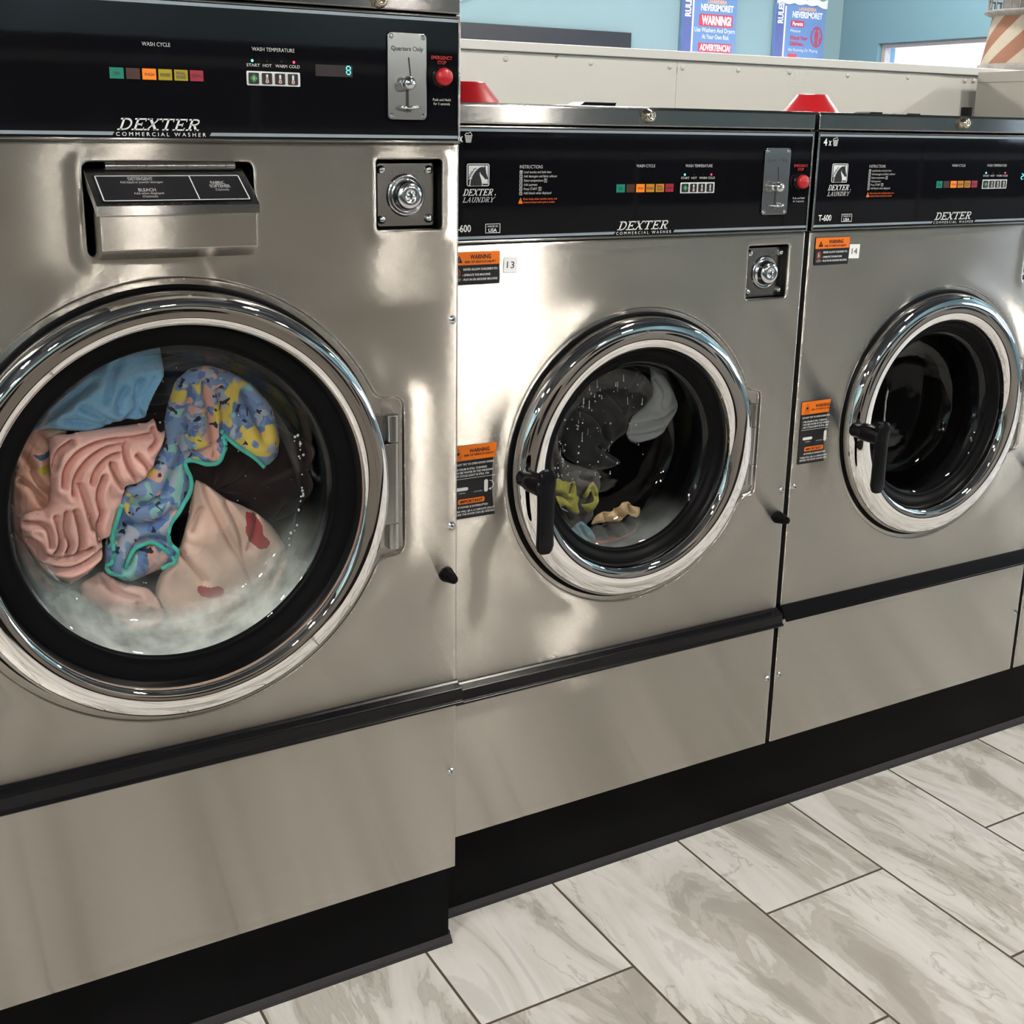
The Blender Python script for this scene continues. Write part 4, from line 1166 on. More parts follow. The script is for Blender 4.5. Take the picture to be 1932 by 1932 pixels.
def washer(model, xr, yf, number, label, group, strip='straight', with_front=True):
    small = model == 'small'
    Wd = 0.745 if small else 0.8575
    zt, zl, ztop = (1.2469, 1.4271, 1.4593) if small else (1.3985, 1.5755, 1.6080)
    zsT, zsB, zF = (0.5068, 0.4740, 0.2056) if small else (0.5490, 0.5148, 0.1991)
    D = 0.88 if small else 0.96
    c = (-0.3621, 0.8616) if small else (-0.4286, 0.9076)
    root = thing('front_load_washer', (xr, yf, 0.0), label, 'washing machine', group)
    L, R = -Wd, 0.0
    # cabinet
    mb = MB()
    mb.box(L+0.002, R-0.002, 0.56, D, zF, ztop-0.006)
    mb.box(L+0.0015, L+0.004, 0.0045, 0.56, zF+0.003, ztop-0.006)
    mb.box(R-0.004, R-0.0015, 0.0045, 0.56, zF+0.003, ztop-0.006)
    mb.box(L+0.004, R-0.004, 0.012, 0.56, zF+0.001, zF+0.006)
    obj('cabinet', mb, STEEL_SIDE, root)
    # lid with rolled front
    mb = MB()
    prof = [(0.0005, zl+0.001), (-0.0010, zl+0.003), (-0.0010, ztop-0.004), (0.003, ztop), (D-0.004, ztop), (D, ztop-0.004), (D, zl+0.001)]
    mb.extr(prof, L+0.0005, R-0.0005)
    lid = obj('washer_lid', mb, LIDSTEEL if number != 16 else STEEL_SIDE, root, bevel=0.0022, seg=3)
    # lid lock
    lx = -0.3705 if small else -0.1247
    lz = zl+0.0182 if small else zl+0.0135
    mb = MB()
    mb.lathe(lx, lz, [(0.0118, 0.0), (0.0115, -0.004), (0.0098, -0.006), (0.0092, -0.011), (0.0078, -0.0135), (0.0045, -0.0140), (0.0040, -0.0128), (0.0001, -0.0128)], 8 if False else 28)
    mb.lathe(lx, lz, [(0.0020, -0.0129), (0.0016, -0.0142), (0.0001, -0.0142)], 12, 1)
    obj('lid_lock', mb, [GOLD, BOLT], lid)
    control_strip(root, L, R, zt, zl, model, number, -Wd/2+(0.0055 if small else 0.0))
    # door panel
    if small:
        coin = ((-0.0855, zt-0.0690), (0.0490, 0.0488), 0.006)
        rects = [coin]
        dr = (c, 0.2676, (-0.0815-0.055, 0.857), (0.055, 0.1015), 0.012, 0.245)
    else:
        coin = ((-0.0795, zt-0.0705), (0.0530, 0.0505), 0.006)
        hop = ((-0.4200, 1.3145), (0.1105, 0.0600), 0.010)
        rects = [coin, hop]
        dr = (c, 0.3180, (-0.0925-0.06, 0.9095), (0.06, 0.1245), 0.014, 0.292)
    sheet_panel('door_panel', L, R, zsT-0.002, zt, root, STEEL, rects, dr, seed=number)
    coin_box(root, coin[0], coin[1], zt, not small)
    if not small:
        dispenser(root, hop[0][0]-hop[1][0], hop[0][0]+hop[1][0], hop[0][1]-hop[1][1], hop[0][1]+hop[1][1])
    sheet_panel('lower_panel', L, R, zF, zsB+0.006, root, STEEL, (), None, bulge=0.0009, seed=number+3)
    if small:
        door(root, c[0], c[1], 0.2540, 0.1955, 0.1720, 0.145, 0.098, RING_S, False, True)
        hinge(root, -0.1035, 0.7785, 0.9355, (0.8925, 0.8200), c[0])
    else:
        door(root, c[0], c[1], 0.3025, 0.2555, 0.2255, 0.192, 0.076, RING_B, True, False)
        hinge(root, -0.1135, 0.7975, 1.0085, (0.9660, 0.8395), c[0])
    # handle strip between the panels
    mb = MB()
    if strip == 'straight':
        prof = [(0.012, zsT+0.001), (-0.001, zsT), (-0.004, zsT-0.0035), (-0.0165, zsT-0.006), (-0.0185, zsT-0.0085), (-0.0195, zsB+0.0075), (-0.0225, zsB+0.0060), (-0.0240, zsB+0.0035), (-0.0225, zsB+0.0012), (-0.018, zsB), (0.012, zsB-0.001)]
        e = 0.0015
        mb.extr(prof, L-0.001+e, R+e*0.5)
    else:
        prof = [(0.012, zsT+0.004), (-0.001, zsT+0.003), (-0.0030, zsT), (-0.0180, zsB+0.0110), (-0.0200, zsB+0.0095), (-0.0200, zsB+0.0070), (-0.0180, zsB+0.0062), (-0.004, zsB+0.022), (0.012, zsB+0.020)]
        mb.extr(prof, L+0.001, R+0.0005)
    obj('handle_strip', mb, STRIPGLOSS if strip == 'straight' else STRIPBLK, root, bevel=0.0009)
    # fixings
    if small:
        for x, z in ((-0.0100, 0.754), (-0.0100, 0.3536), (L+0.0110, 0.7555), (L+0.0115, 0.3557)):
            pan_screw(root, x, z, 0.0006)
        bumper(root, -0.0165, 0.6995, 0.001)
        k = ((L+0.0145, -0.6445, zt-0.0622, zt-0.0112), (L+0.0130, -0.6440, 0.8000, 0.9245))
        warn_small(root, *k[0])
        warn_tall(root, *k[1])
        if number == 13:
            number_sticker(root, -0.6375, -0.6125, 1.2000, 1.2250, '13', -0.06)
        elif number == 14:
            number_sticker(root, -0.6435, -0.6170, 1.1945, 1.2210, '14', -0.03)
    else:
        for x, z in ((-0.0104, 1.143), (-0.0104, 0.8162), (-0.0104, 0.3838)):
            pan_screw(root, x, z, 0.0006)
        bumper(root, -0.0200, 0.7365, 0.001)
    return root
# ================================================================= THE ROOM
XL, XR, YN, YF, H = -6.0, 5.89, -11.2, 6.0, 3.7
struct('floor', MB().box(XL, XR, YN, YF, -0.1, 0.0), FLOOR, 'large grey-veined marble-look floor tiles with dark grout')
struct('ceiling', MB().box(XL, XR, YN, YF, H, H+0.1), CEIL, 'dark ceiling')
struct('wall_back', MB().box(XL, XR+0.2, YF, YF+0.15, 0, H), WALLB, 'light blue back wall')
struct('wall_front', MB().box(XL, XR+0.2, YN-0.15, YN, 0, H), WALLB, 'light blue wall across the aisle')
struct('wall_left', MB().box(XL-0.15, XL, YN, YF, 0, H), WALLB, 'light blue left wall')
# right wall with its window openings
wins = [(2.7, 5.585), (-0.9, 1.9), (-4.4, -1.6)]
zs0, zs1 = 0.95, 2.108
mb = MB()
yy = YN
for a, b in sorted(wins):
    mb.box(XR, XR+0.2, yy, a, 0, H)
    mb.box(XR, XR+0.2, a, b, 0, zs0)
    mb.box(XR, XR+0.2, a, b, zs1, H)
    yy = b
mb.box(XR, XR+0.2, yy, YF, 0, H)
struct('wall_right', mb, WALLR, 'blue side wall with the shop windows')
for i, (a, b) in enumerate(wins):
    fr = MB()
    t = 0.035
    x0, x1 = XR+0.05, XR+0.11
    fr.box(x0, x1, a, a+t, zs0, zs1); fr.box(x0, x1, b-t, b, zs0, zs1)
    fr.box(x0, x1, a+t, b-t, zs1-t, zs1); fr.box(x0, x1, a+t, b-t, zs0, zs0+t)
    fr.box(x0+.01, x1-.01, (a+b)/2-.02, (a+b)/2+.02, zs0+t, zs1-t)
    w = struct('window_%d' % (i+1), fr, WOODTRIM, 'brown framed window in the blue side wall')
    gl = MB()
    gl.box(XR+0.075, XR+0.081, a+t, b-t, zs0+t, zs1-t)
    obj('window_pane', gl, PANE, w)

# machines and counter across the aisle, seen only as reflections
PF = -2.35
mb = MB()
for k in range(14):
    x = -5.9+k*0.8
    top = 1.62 if -1.6 < x < 0.4 else 1.34
    mb.box(x, x+0.79, PF-0.9, PF, 0.13, top)
ob = struct('wall_partition', mb, OPPSTEEL, 'row of metal fronts across the aisle')
mb = MB(); mb.box(-5.9, 5.3, PF-0.85, PF+0.05-0.1, 0.0, 0.13)
for k in range(14):
    x = -5.9+k*0.8
    top = 1.62 if -1.6 < x < 0.4 else 1.34
    mb.box(x+0.01, x+0.78, PF-0.012, PF+0.004, top-0.21, top-0.03)
    mb.box(x, x+0.79, PF-0.9, PF+0.005, top, top+0.05)
    mb.lathe(x+0.395, 0.76, [(0.24, PF+0.01), (0.20, PF+0.03), (0.19, PF+0.008), (0.001, PF+0.008)], 40)
mb.box(-5.9, 5.8, -11.15, -10.5, 0.15, 1.9)
obj('partition_trim', mb, BLACKPL, ob)

# ceiling lights: two-tube strips running away from the machines
TUBEM = mat('fluorescent_tube', (0.9, 0.9, 0.9), 0.4, emit=TUBE_COL, estr=TUBE)
FIX = mat('light_housing', (0.55, 0.55, 0.53), 0.5, noise=0.03)
lights = [(-3.4, -1.7), (0.85, -1.7), (4.9, -1.7), (-5.0, -4.4), (-2.6, -4.4)]+[(x, y) for y in (-7.4, -10.2) for x in (-4.4, 0.5, 3.9)]+[(x, y) for y in (1.6, 4.2) for x in (-2.4, 1.2, 4.4)]
lp = None
for (x, y) in lights:
    if lp is None:
        root = thing('ceiling_light', (x, y, 3.38), 'two-tube strip light hanging under the dark ceiling', 'ceiling light', 'two-tube strip lights')
        mb = MB(); mb.box(-0.11, 0.11, -0.33, 0.33, 0.0, 0.05); mb.box(-0.09, 0.09, -0.335, -0.32, -0.05, 0.0); mb.box(-0.09, 0.09, 0.32, 0.335, -0.05, 0.0)
        mb.box(-0.006, 0.006, -0.2, -0.188, 0.05, 0.18); mb.box(-0.006, 0.006, 0.188, 0.2, 0.05, 0.18)
        obj('housing', mb, FIX, root)
        for s in (-1, 1):
            obj('lamp_tube', MB().tube([(s*0.068, -0.315, -0.035), (s*0.068, 0.315, -0.035)], 0.026, 12), TUBEM, root)
        lp = root
    else:
        r = lp.copy(); COL.objects.link(r); r.location = (x, y, 3.38)
        for ch in list(lp.children):
            c = ch.copy(); COL.objects.link(c); c.parent = r

# ================================================================= WASHERS
G_ = 'small washers in the row'
washer('big', -0.7518, -0.0673, 12, 'large stainless front-load washer with sloping soap lid, full of pink and blue laundry', None)
washer('small', 0.0, 0.0, 13, 'stainless front-load washer with number 13 sticker, dark laundry and yellow netting inside', None)
washer('small', 0.755, 0.0, 14, 'stainless front-load washer with number 14 sticker and empty-looking dark drum', None, strip='bent')
washer('small', 1.510, 0.0, 15, 'stainless front-load washer at the right edge beyond number 14, only a sliver visible', None)
washer('big', 2.3800, -0.0300, 16, 'tall stainless washer at the far end, its flat grey side showing', None)

# plinths
mb = MB(); mb.box(-1.62, -0.7325, -0.0013, 0.88, 0.0, 0.1885)
pl = obj('washer_plinth', mb, KICK)
tag(pl, 'black kick plinth under the large washer on the left', 'plinth')
mb = MB(); mb.extr([(-0.0013, 0.0), (-0.0105, 0.0), (-0.0080, 0.006), (-0.0035, 0.0125), (-0.0013, 0.0140)], -1.62, -0.7285)
mb.box(-0.7325, -0.7290, -0.0013, 0.05, 0.0, 0.020)
obj('cove_base', mb, COVE, pl)
mb = MB(); mb.box(-0.7265, 1.506, 0.0640, 0.86, 0.0, 0.1950)
pl = obj('washer_plinth', mb, KICK)
tag(pl, 'long black kick plinth under the smaller washers', 'plinth')
mb = MB(); mb.extr([(0.0640, 0.0), (0.0545, 0.0), (0.0570, 0.006), (0.0615, 0.0125), (0.0640, 0.0140)], -0.7266, 1.506)
obj('cove_base', mb, COVE, pl)
mb = MB(); mb.box(1.524, 2.378, 0.03, 0.90, 0.0, 0.1885)
pl = obj('washer_plinth', mb, KICK)
tag(pl, 'black kick plinth under the tall far-end washer', 'plinth')

# bulkhead behind the machines
mb = MB(); mb.box(-2.6, 3.4, 1.0, 1.46, 0.0, 1.6010)
bk = struct('wall_bulkhead', mb, BULKW, 'white painted bulkhead behind the washers')
mb = MB(); mb.box(-2.6, 3.4, 0.984, 1.475, 1.6012, 1.6235)
obj('bulkhead_ledge', mb, TRIMW, bk, bevel=0.002)
mb = MB(); mb.box(-2.6, 0.4410, 0.9965, 1.0, 1.40, 1.6010); mb.box(0.4425, 1.45, 0.9968, 1.0, 1.40, 1.6010)
obj('bulkhead_board', mb, BULKW, bk)
mb = MB(); mb.rect(0.4402, 0.4432, 1.568, 1.583, 0.9960); mb.poly([(0.0620, 1.5950), (0.0660, 1.5890), (0.0740, 1.5960), (0.0700, 1.6000)], 0.9960)
obj('rust_mark', mb, RUST, bk)
for x, z in ((-0.0765, 1.5837), (0.1696, 1.5834), (0.4176, 1.5836), (0.4595, 1.5825), (0.6487, 1.584), (0.8334, 1.5849), (1.0556, 1.584), (1.2989, 1.5862), (1.5501, 1.5851), (1.5882, 1.5864)):
    pan_screw(bk, x, z, 0.9962, 0.0056, m=TRIMW, m2=BULKW)

# red and green soap cones and small flaps on the lids
def cone(x, y, z, m, label):
    mb = MB()
    # truncated cone built about the vertical axis
    prof = [(0.0560, 0.0), (0.0565, 0.0015), (0.0545, 0.0028), (0.0300, 0.0335), (0.0285, 0.0350), (0.0265, 0.0350), (0.025, 0.033), (0.022, 0.012), (0.0005, 0.012)]
    n = 64
    vs = [(r*math.cos(2*PI*i/n), r*math.sin(2*PI*i/n), h) for i in range(n) for r, h in prof]
    k = len(prof)
    mb.add(vs, [(i*k+t, ((i+1) % n)*k+t, ((i+1) % n)*k+t+1, i*k+t+1) for i in range(n) for t in range(k-1)], 0, True)
    o = obj('soap_funnel', mb, m)
    o.location = (x, y, z)
    tag(o, label, 'funnel', 'plastic soap funnels on the washer lids')
    return o
GREENPL = mat('green_plastic', (0.02, 0.35, 0.06), 0.35, noise=0.05)
cone(-0.6230, 0.155, 1.4595, REDPL, 'red plastic funnel upside down on the washer beside the large one, partly hidden')
cone(0.1330, 0.155, 1.4595, REDPL, 'red plastic funnel upside down where washers 13 and 14 meet')
cone(0.8800, 0.155, 1.4595, GREENPL, 'green plastic funnel on the last small washer, at the photo edge')
FL = [(-0.5300, 0.230, 0.055, 0.0045, 'black flap beside the left red funnel'), (-0.3300, 0.215, 0.088, 0.0105, 'raised black flap in the middle of the number 13 washer lid'),
      (0.3650, 0.215, 0.052, 0.0075, 'dark flap right of the right red funnel'), (0.4750, 0.215, 0.058, 0.0065, 'black slanted flap left of the number 14 lid lock')]
for x, y, w, h, lab in FL:
    mb = MB()
    mb.box(-w/2, w/2, 0, 0.06, 0, h*0.45)
    mb.add([(-w/2+.012, .002, h*.45), (w/2, .002, h*.45), (w/2+.003, .002, h), (-w/2+.022, .002, h), (-w/2+.012, .05, h*.45), (w/2, .05, h*.45), (w/2+.003, .045, h), (-w/2+.022, .045, h)],
           [(0, 1, 2, 3), (5, 4, 7, 6), (4, 0, 3, 7), (1, 5, 6, 2), (3, 2, 6, 7)])
    o = obj('lid_flap', mb, STRIPBLK)
    o.location = (x, y, 1.4594)
    tag(o, lab, 'flap')
mb = MB(); mb.box(-0.011, 0.011, -0.012, 0.012, 0, 0.043)
o = obj('vent_box', mb, BLACKPL, bevel=0.002)
o.location = (1.408, 0.86, 1.4594)
tag(o, 'small black box on the lid beside the tall far-end washer', 'box')

# ================================================================= BACK WALL
BW = YF-0.004
mb = MB(); mb.box(1.6, 3.784, BW-0.03, BW, 1.35, 2.104)
o = obj('wall_board', mb, TV, bevel=0.003)
tag(o, 'wide dark rectangular board on the light blue back wall', 'board')

SIGNB = mat('sign_blue', (0.125, 0.225, 0.46), 0.35, noise=0.18, nscale=1.2)
SIGNS = mat('sign_side_blue', (0.085, 0.11, 0.30), 0.35, noise=0.05)
SIGNR = mat('sign_red', (0.50, 0.04, 0.07), 0.4, noise=0.05)
SIGNW = mat('sign_white', (0.68, 0.72, 0.80), 0.4, noise=0.03)
SIGNO = mat('sign_orange', (0.75, 0.42, 0.28), 0.4, noise=0.03)
def rule_sign(x0, x1, ztop, n, label):
    root = thing('rule_sign', ((x0+x1)/2, BW-0.02, 1.5), label, 'sign', 'blue rule signs on the back wall')
    ox, oz = -(x0+x1)/2, -1.5
    w = x1-x0
    y = -0.016
    mb = MB(); mb.prism([(x0+ox, 1.55+oz), (x1+ox, 1.55+oz), (x1+ox, ztop+oz), (x0+ox, ztop+oz)], y, 0.018)
    b = obj('sign_board', mb, SIGNB, root)
    yf = y-0.001
    mb = MB()
    mb.rect(x0+ox+.002, x0+w*.165+ox, 1.56+oz, ztop-.03+oz, yf)
    obj('sign_side_band', mb, SIGNS, b)
    top = 2.405
    def tz(v): return top-v+oz
    def txm(a): return x0+w*a+ox
    mw = MB(); mr = MB(); mo = MB()
    mw.rect(txm(.165), txm(.195), 1.56+oz, tz(.03), yf-.001)
    cz = tz(.082)
    text(mw, 'RULES', txm(.085)-.078, txm(.085)+.078, cz-.026, cz+.026, yf-.002, rot=PI/2, bold=.04)
    text(mo, 'LAVANDERIA', txm(.44), txm(.80), tz(.055), tz(.030), yf-.002, bold=.03)
    text(mw, 'NEVERSMORET', txm(.32), txm(.93), tz(.108), tz(.064), yf-.002, bold=.04)
    if n == 1:
        mr.rrect(txm(.30), txm(.93), tz(.220), tz(.133), .012, yf-.001)
        text(mw, 'WARNING!', txm(.34), txm(.90), tz(.206), tz(.147), yf-.003, bold=.05)
        text(mw, 'Use Washers And Dryers', txm(.22), txm(.98), tz(.262), tz(.230), yf-.002, bold=.01)
        text(mw, 'At Your Own Risk.', txm(.36), txm(.88), tz(.310), tz(.278), yf-.002, bold=.01)
        mr.rrect(txm(.30), txm(.93), tz(.405), tz(.340), .010, yf-.001)
        text(mw, 'ADVERTENCIA!', txm(.33), txm(.91), tz(.394), tz(.351), yf-.003, bold=.04)
    else:
        mr.rrect(txm(.30), txm(.57), tz(.178), tz(.132), .010, yf-.001)
        text(mw, 'Parents', txm(.33), txm(.54), tz(.169), tz(.141), yf-.003, bold=.03)
        text(mw, 'Please', txm(.30), txm(.50), tz(.218), tz(.198), yf-.002, bold=0)
        text(mr, 'Watch Your', txm(.30), txm(.66), tz(.274), tz(.246), yf-.002, bold=.03)
        text(mr, 'Children...', txm(.30), txm(.60), tz(.318), tz(.290), yf-.002, bold=.03)
        text(mw, 'No Running Or Playing', txm(.28), txm(.88), tz(.362), tz(.340), yf-.002, bold=0)
        cx, cz = txm(.84), tz(.245)
        pl = arc(cx, cz, .056, .074, 0, 2*PI, 28)
        for a, c in zip(pl[:-1], pl[1:]): mr.seg(a, c, .010, yf-.002)
        mr.poly([(cx+.012*math.cos(k*PI/5), cz+.055+.014*math.sin(k*PI/5)) for k in range(10)], yf-.002)
        mr.rect(cx-.018, cx+.018, cz-.01, cz+.038, yf-.002)
        mr.rect(cx-.016, cx-.004, cz-.065, cz-.01, yf-.002); mr.rect(cx+.004, cx+.014, cz-.065, cz-.01, yf-.002)
        mr.rect(cx+.028, cx+.038, cz-.05, cz-.005, yf-.002)
        mr.rrect(txm(.28), txm(.46), tz(.415), tz(.382), .006, yf-.001)
    obj('sign_lettering', mw, SIGNW, b); obj('sign_red_print', mr, SIGNR, b); obj('sign_heading', mo, SIGNO, b)
    # foamy white top edge
    mb = MB()
    N = 24
    lo = [(x0+ox+w*i/N, ztop+oz-.002-.014*abs(math.sin(i*.55+n))-.08*max(0, i/N-.75)) for i in range(N+1)]
    hi = [(x0+ox+w*i/N, ztop+oz+.035+.012*math.sin(i*.8)) for i in range(N+1)]
    mb.prism(lo+hi[::-1], yf-.012, yf+.004)
    obj('foam_top', mb, WHITE, b)
    return root
rule_sign(4.240, 4.752, 2.60, 1, 'blue rules sign with red WARNING! and ADVERTENCIA! bars')
rule_sign(5.150, 5.668, 2.405, 2, 'blue rules sign for parents with a red no-children circle')
mb = MB()
mb.prism([(2.20+.32*math.cos(a)*1.0, 2.36+.145*math.sin(a)) for a in [2*PI*k/40 for k in range(40)]][::-1], BW-0.03, BW-0.001, 0)
mb.prism([(2.18+.24*math.cos(a), 2.385+.13*math.sin(a)) for a in [2*PI*k/40 for k in range(40)]][::-1], BW-0.036, BW-0.03, 1)
o = obj('round_wall_sign', mb, [WHITE, SIGNS])
tag(o, 'white rounded sign with blue centre high on the back wall, only its lower tip showing', 'sign')

# ================================================================= LIGHTHOUSE
def stripe_mat():
    m = mat('lighthouse_stripes', (0.5, 0.2, 0.08), 0.65)
    nt = m.node_tree; L = nt.links.new
    b = nt.nodes['Principled BSDF']
    tc = nn(nt, 'ShaderNodeTexCoord'); sp = nn(nt, 'ShaderNodeSeparateXYZ'); L(tc.outputs['Object'], sp.inputs[0])
    at = nn(nt, 'ShaderNodeMath', operation='ARCTAN2'); L(sp.outputs[1], at.inputs[0]); L(sp.outputs[0], at.inputs[1])
    k = nn(nt, 'ShaderNodeMath', operation='MULTIPLY'); L(at.outputs[0], k.inputs[0]); k.inputs[1].default_value = 1/(2*PI)*6
    z = nn(nt, 'ShaderNodeMath', operation='MULTIPLY'); L(sp.outputs[2], z.inputs[0]); z.inputs[1].default_value = 8.0
    s = nn(nt, 'ShaderNodeMath', operation='SUBTRACT'); L(z.outputs[0], s.inputs[0]); L(k.outputs[0], s.inputs[1])
    fr = nn(nt, 'ShaderNodeMath', operation='FRACT'); L(s.outputs[0], fr.inputs[0])
    lt = nn(nt, 'ShaderNodeMath', operation='LESS_THAN'); L(fr.outputs[0], lt.inputs[0]); lt.inputs[1].default_value = 0.52
    nz = nn(nt, 'ShaderNodeTexNoise'); nz.inputs['Scale'].default_value = 60
    mx = nn(nt, 'ShaderNodeMix', data_type='RGBA'); L(lt.outputs[0], mx.inputs[0])
    mx.inputs[6].default_value = (0.36, 0.32, 0.26, 1); mx.inputs[7].default_value = (0.20, 0.085, 0.045, 1)
    m2 = nn(nt, 'ShaderNodeMix', data_type='RGBA', blend_type='MULTIPLY'); m2.inputs[0].default_value = 0.5
    L(mx.outputs[2], m2.inputs[6]); L(nz.outputs['Color'], m2.inputs[7]); L(m2.outputs[2], b.inputs['Base Color'])
    return m
STONE = mat('lighthouse_stone', (0.16, 0.155, 0.15), 0.85, noise=0.5, nscale=45, bump=0.006)
def vlathe(prof, n=48):
    mb = MB()
    k = len(prof)
    vs = [(r*math.cos(2*PI*i/n), r*math.sin(2*PI*i/n), h) for i in range(n) for r, h in prof]
    mb.add(vs, [(i*k+t, ((i+1) % n)*k+t, ((i+1) % n)*k+t+1, i*k+t+1) for i in range(n) for t in range(k-1)], 0, True)
    return mb
lh = thing('model_lighthouse', (2.085, 1.225, 1.6236), 'model lighthouse with rust and cream spiral stripes standing on the bulkhead ledge', 'lighthouse ornament')
obj('stone_base', vlathe([(0.0, 0), (0.143, 0), (0.144, 0.012), (0.141, 0.033), (0.130, 0.036), (0.0, 0.036)], 24), STONE, lh)
obj('striped_tower', vlathe([(0.132, 0.034), (0.122, 0.095), (0.114, 0.150), (0.108, 0.200)]), stripe_mat(), lh)
obj('gallery', vlathe([(0.105, 0.188), (0.125, 0.196), (0.137, 0.202), (0.132, 0.209), (0.10, 0.209), (0.10, 0.212), (0.0, 0.212)]), STONE, lh)
mb = MB()
for i in range(26):
    a = 2*PI*i/26
    mb.tube([(0.124*math.cos(a), 0.124*math.sin(a), 0.206), (0.124*math.cos(a), 0.124*math.sin(a), 0.245)], 0.0025, 6)
mb.tube([(0.124*math.cos(2*PI*i/26), 0.124*math.sin(2*PI*i/26), 0.245) for i in range(27)], 0.004, 6)
obj('railing', mb, STONE, lh)
obj('lantern_room', vlathe([(0.080, 0.21), (0.080, 0.30), (0.100, 0.305), (0.01, 0.36), (0.0, 0.37)]), STONE, lh)

# ================================================================= LAUNDRY
def fabric(name, col, noise=0.12, scale=120, bump=0.0008, rough=0.85):
    return mat(name, col, rough, noise=noise, nscale=scale, bump=bump, sheen=0.15)
def print_mat():
    m = fabric('printed_denim_blue', (0.13, 0.20, 0.36))
    nt = m.node_tree; L = nt.links.new
    b = nt.nodes['Principled BSDF']
    tc = nn(nt, 'ShaderNodeTexCoord')
    base = (0.15, 0.235, 0.40, 1)
    prev = None
    for i, (colr, sc, th, off) in enumerate((((0.08, 0.15, 0.34, 1), 42, .53, 0), ((0.20, 0.42, 0.40, 1), 27, .60, 3.1), ((0.60, 0.33, 0.27, 1), 24, .60, 7.7), ((0.58, 0.44, 0.08, 1), 22, .625, 12.9), ((0.32, 0.35, 0.42, 1), 34, .60, 21.), ((0.01, 0.012, 0.03, 1), 60, .655, 33.))):
        mp = nn(nt, 'ShaderNodeMapping'); mp.inputs['Location'].default_value = (off, off*.7, -off)
        L(tc.outputs['Object'], mp.inputs[0])
        nz = nn(nt, 'ShaderNodeTexNoise'); nz.inputs['Scale'].default_value = sc; nz.inputs['Detail'].default_value = 1.5; nz.inputs['Distortion'].default_value = .6
        L(mp.outputs[0], nz.inputs['Vector'])
        mr = nn(nt, 'ShaderNodeMapRange'); mr.inputs['From Min'].default_value = th-.012; mr.inputs['From Max'].default_value = th+.012
        L(nz.outputs['Fac'], mr.inputs['Value'])
        mx = nn(nt, 'ShaderNodeMix', data_type='RGBA'); L(mr.outputs[0], mx.inputs[0])
        if prev is None: mx.inputs[6].default_value = base
        else: L(prev, mx.inputs[6])
        mx.inputs[7].default_value = colr
        prev = mx.outputs[2]
    L(prev, b.inputs['Base Color'])
    return m

def pdist(P, segs):
    """distance of points to a set of segments"""
    d = np.full(len(P), 9.0); q = np.zeros((len(P), 2))
    for a, b in segs:
        a = np.array(a, float); b = np.array(b, float)
        ab = b-a; l2 = max(ab@ab, 1e-12)
        t = np.clip(((P-a)@ab)/l2, 0, 1)
        c = a+t[:, None]*ab
        e = np.hypot(*(P-c).T)
        m = e < d
        d[m] = e[m]; q[m] = c[m]
    return d, q

def inside(P, poly):
    r = np.zeros(len(P), bool)
    n = len(poly)
    for i in range(n):
        x1, y1 = poly[i]; x2, y2 = poly[(i+1) % n]
        c = ((y1 > P[:, 1]) != (y2 > P[:, 1]))
        with np.errstate(divide='ignore', invalid='ignore'):
            xx = (x2-x1)*(P[:, 1]-y1)/(y2-y1+1e-15)+x1
        r ^= c & (P[:, 0] < xx)
    return r

def smooth_poly(p, it=2):
    for _ in range(it):
        q = []
        for i in range(len(p)):
            a = np.array(p[i]); b = np.array(p[(i+1) % len(p)])
            q += [tuple(a*.85+b*.15), tuple(a*.15+b*.85)]
        p = q
    return p
def smooth_line(p, it=2):
    for _ in range(it):
        q = [p[0]]
        for a, b in zip(p[:-1], p[1:]):
            a = np.array(a); b = np.array(b)
            q += [tuple(a*.75+b*.25), tuple(a*.25+b*.75)]
        q.append(p[-1]); p = q
    return p

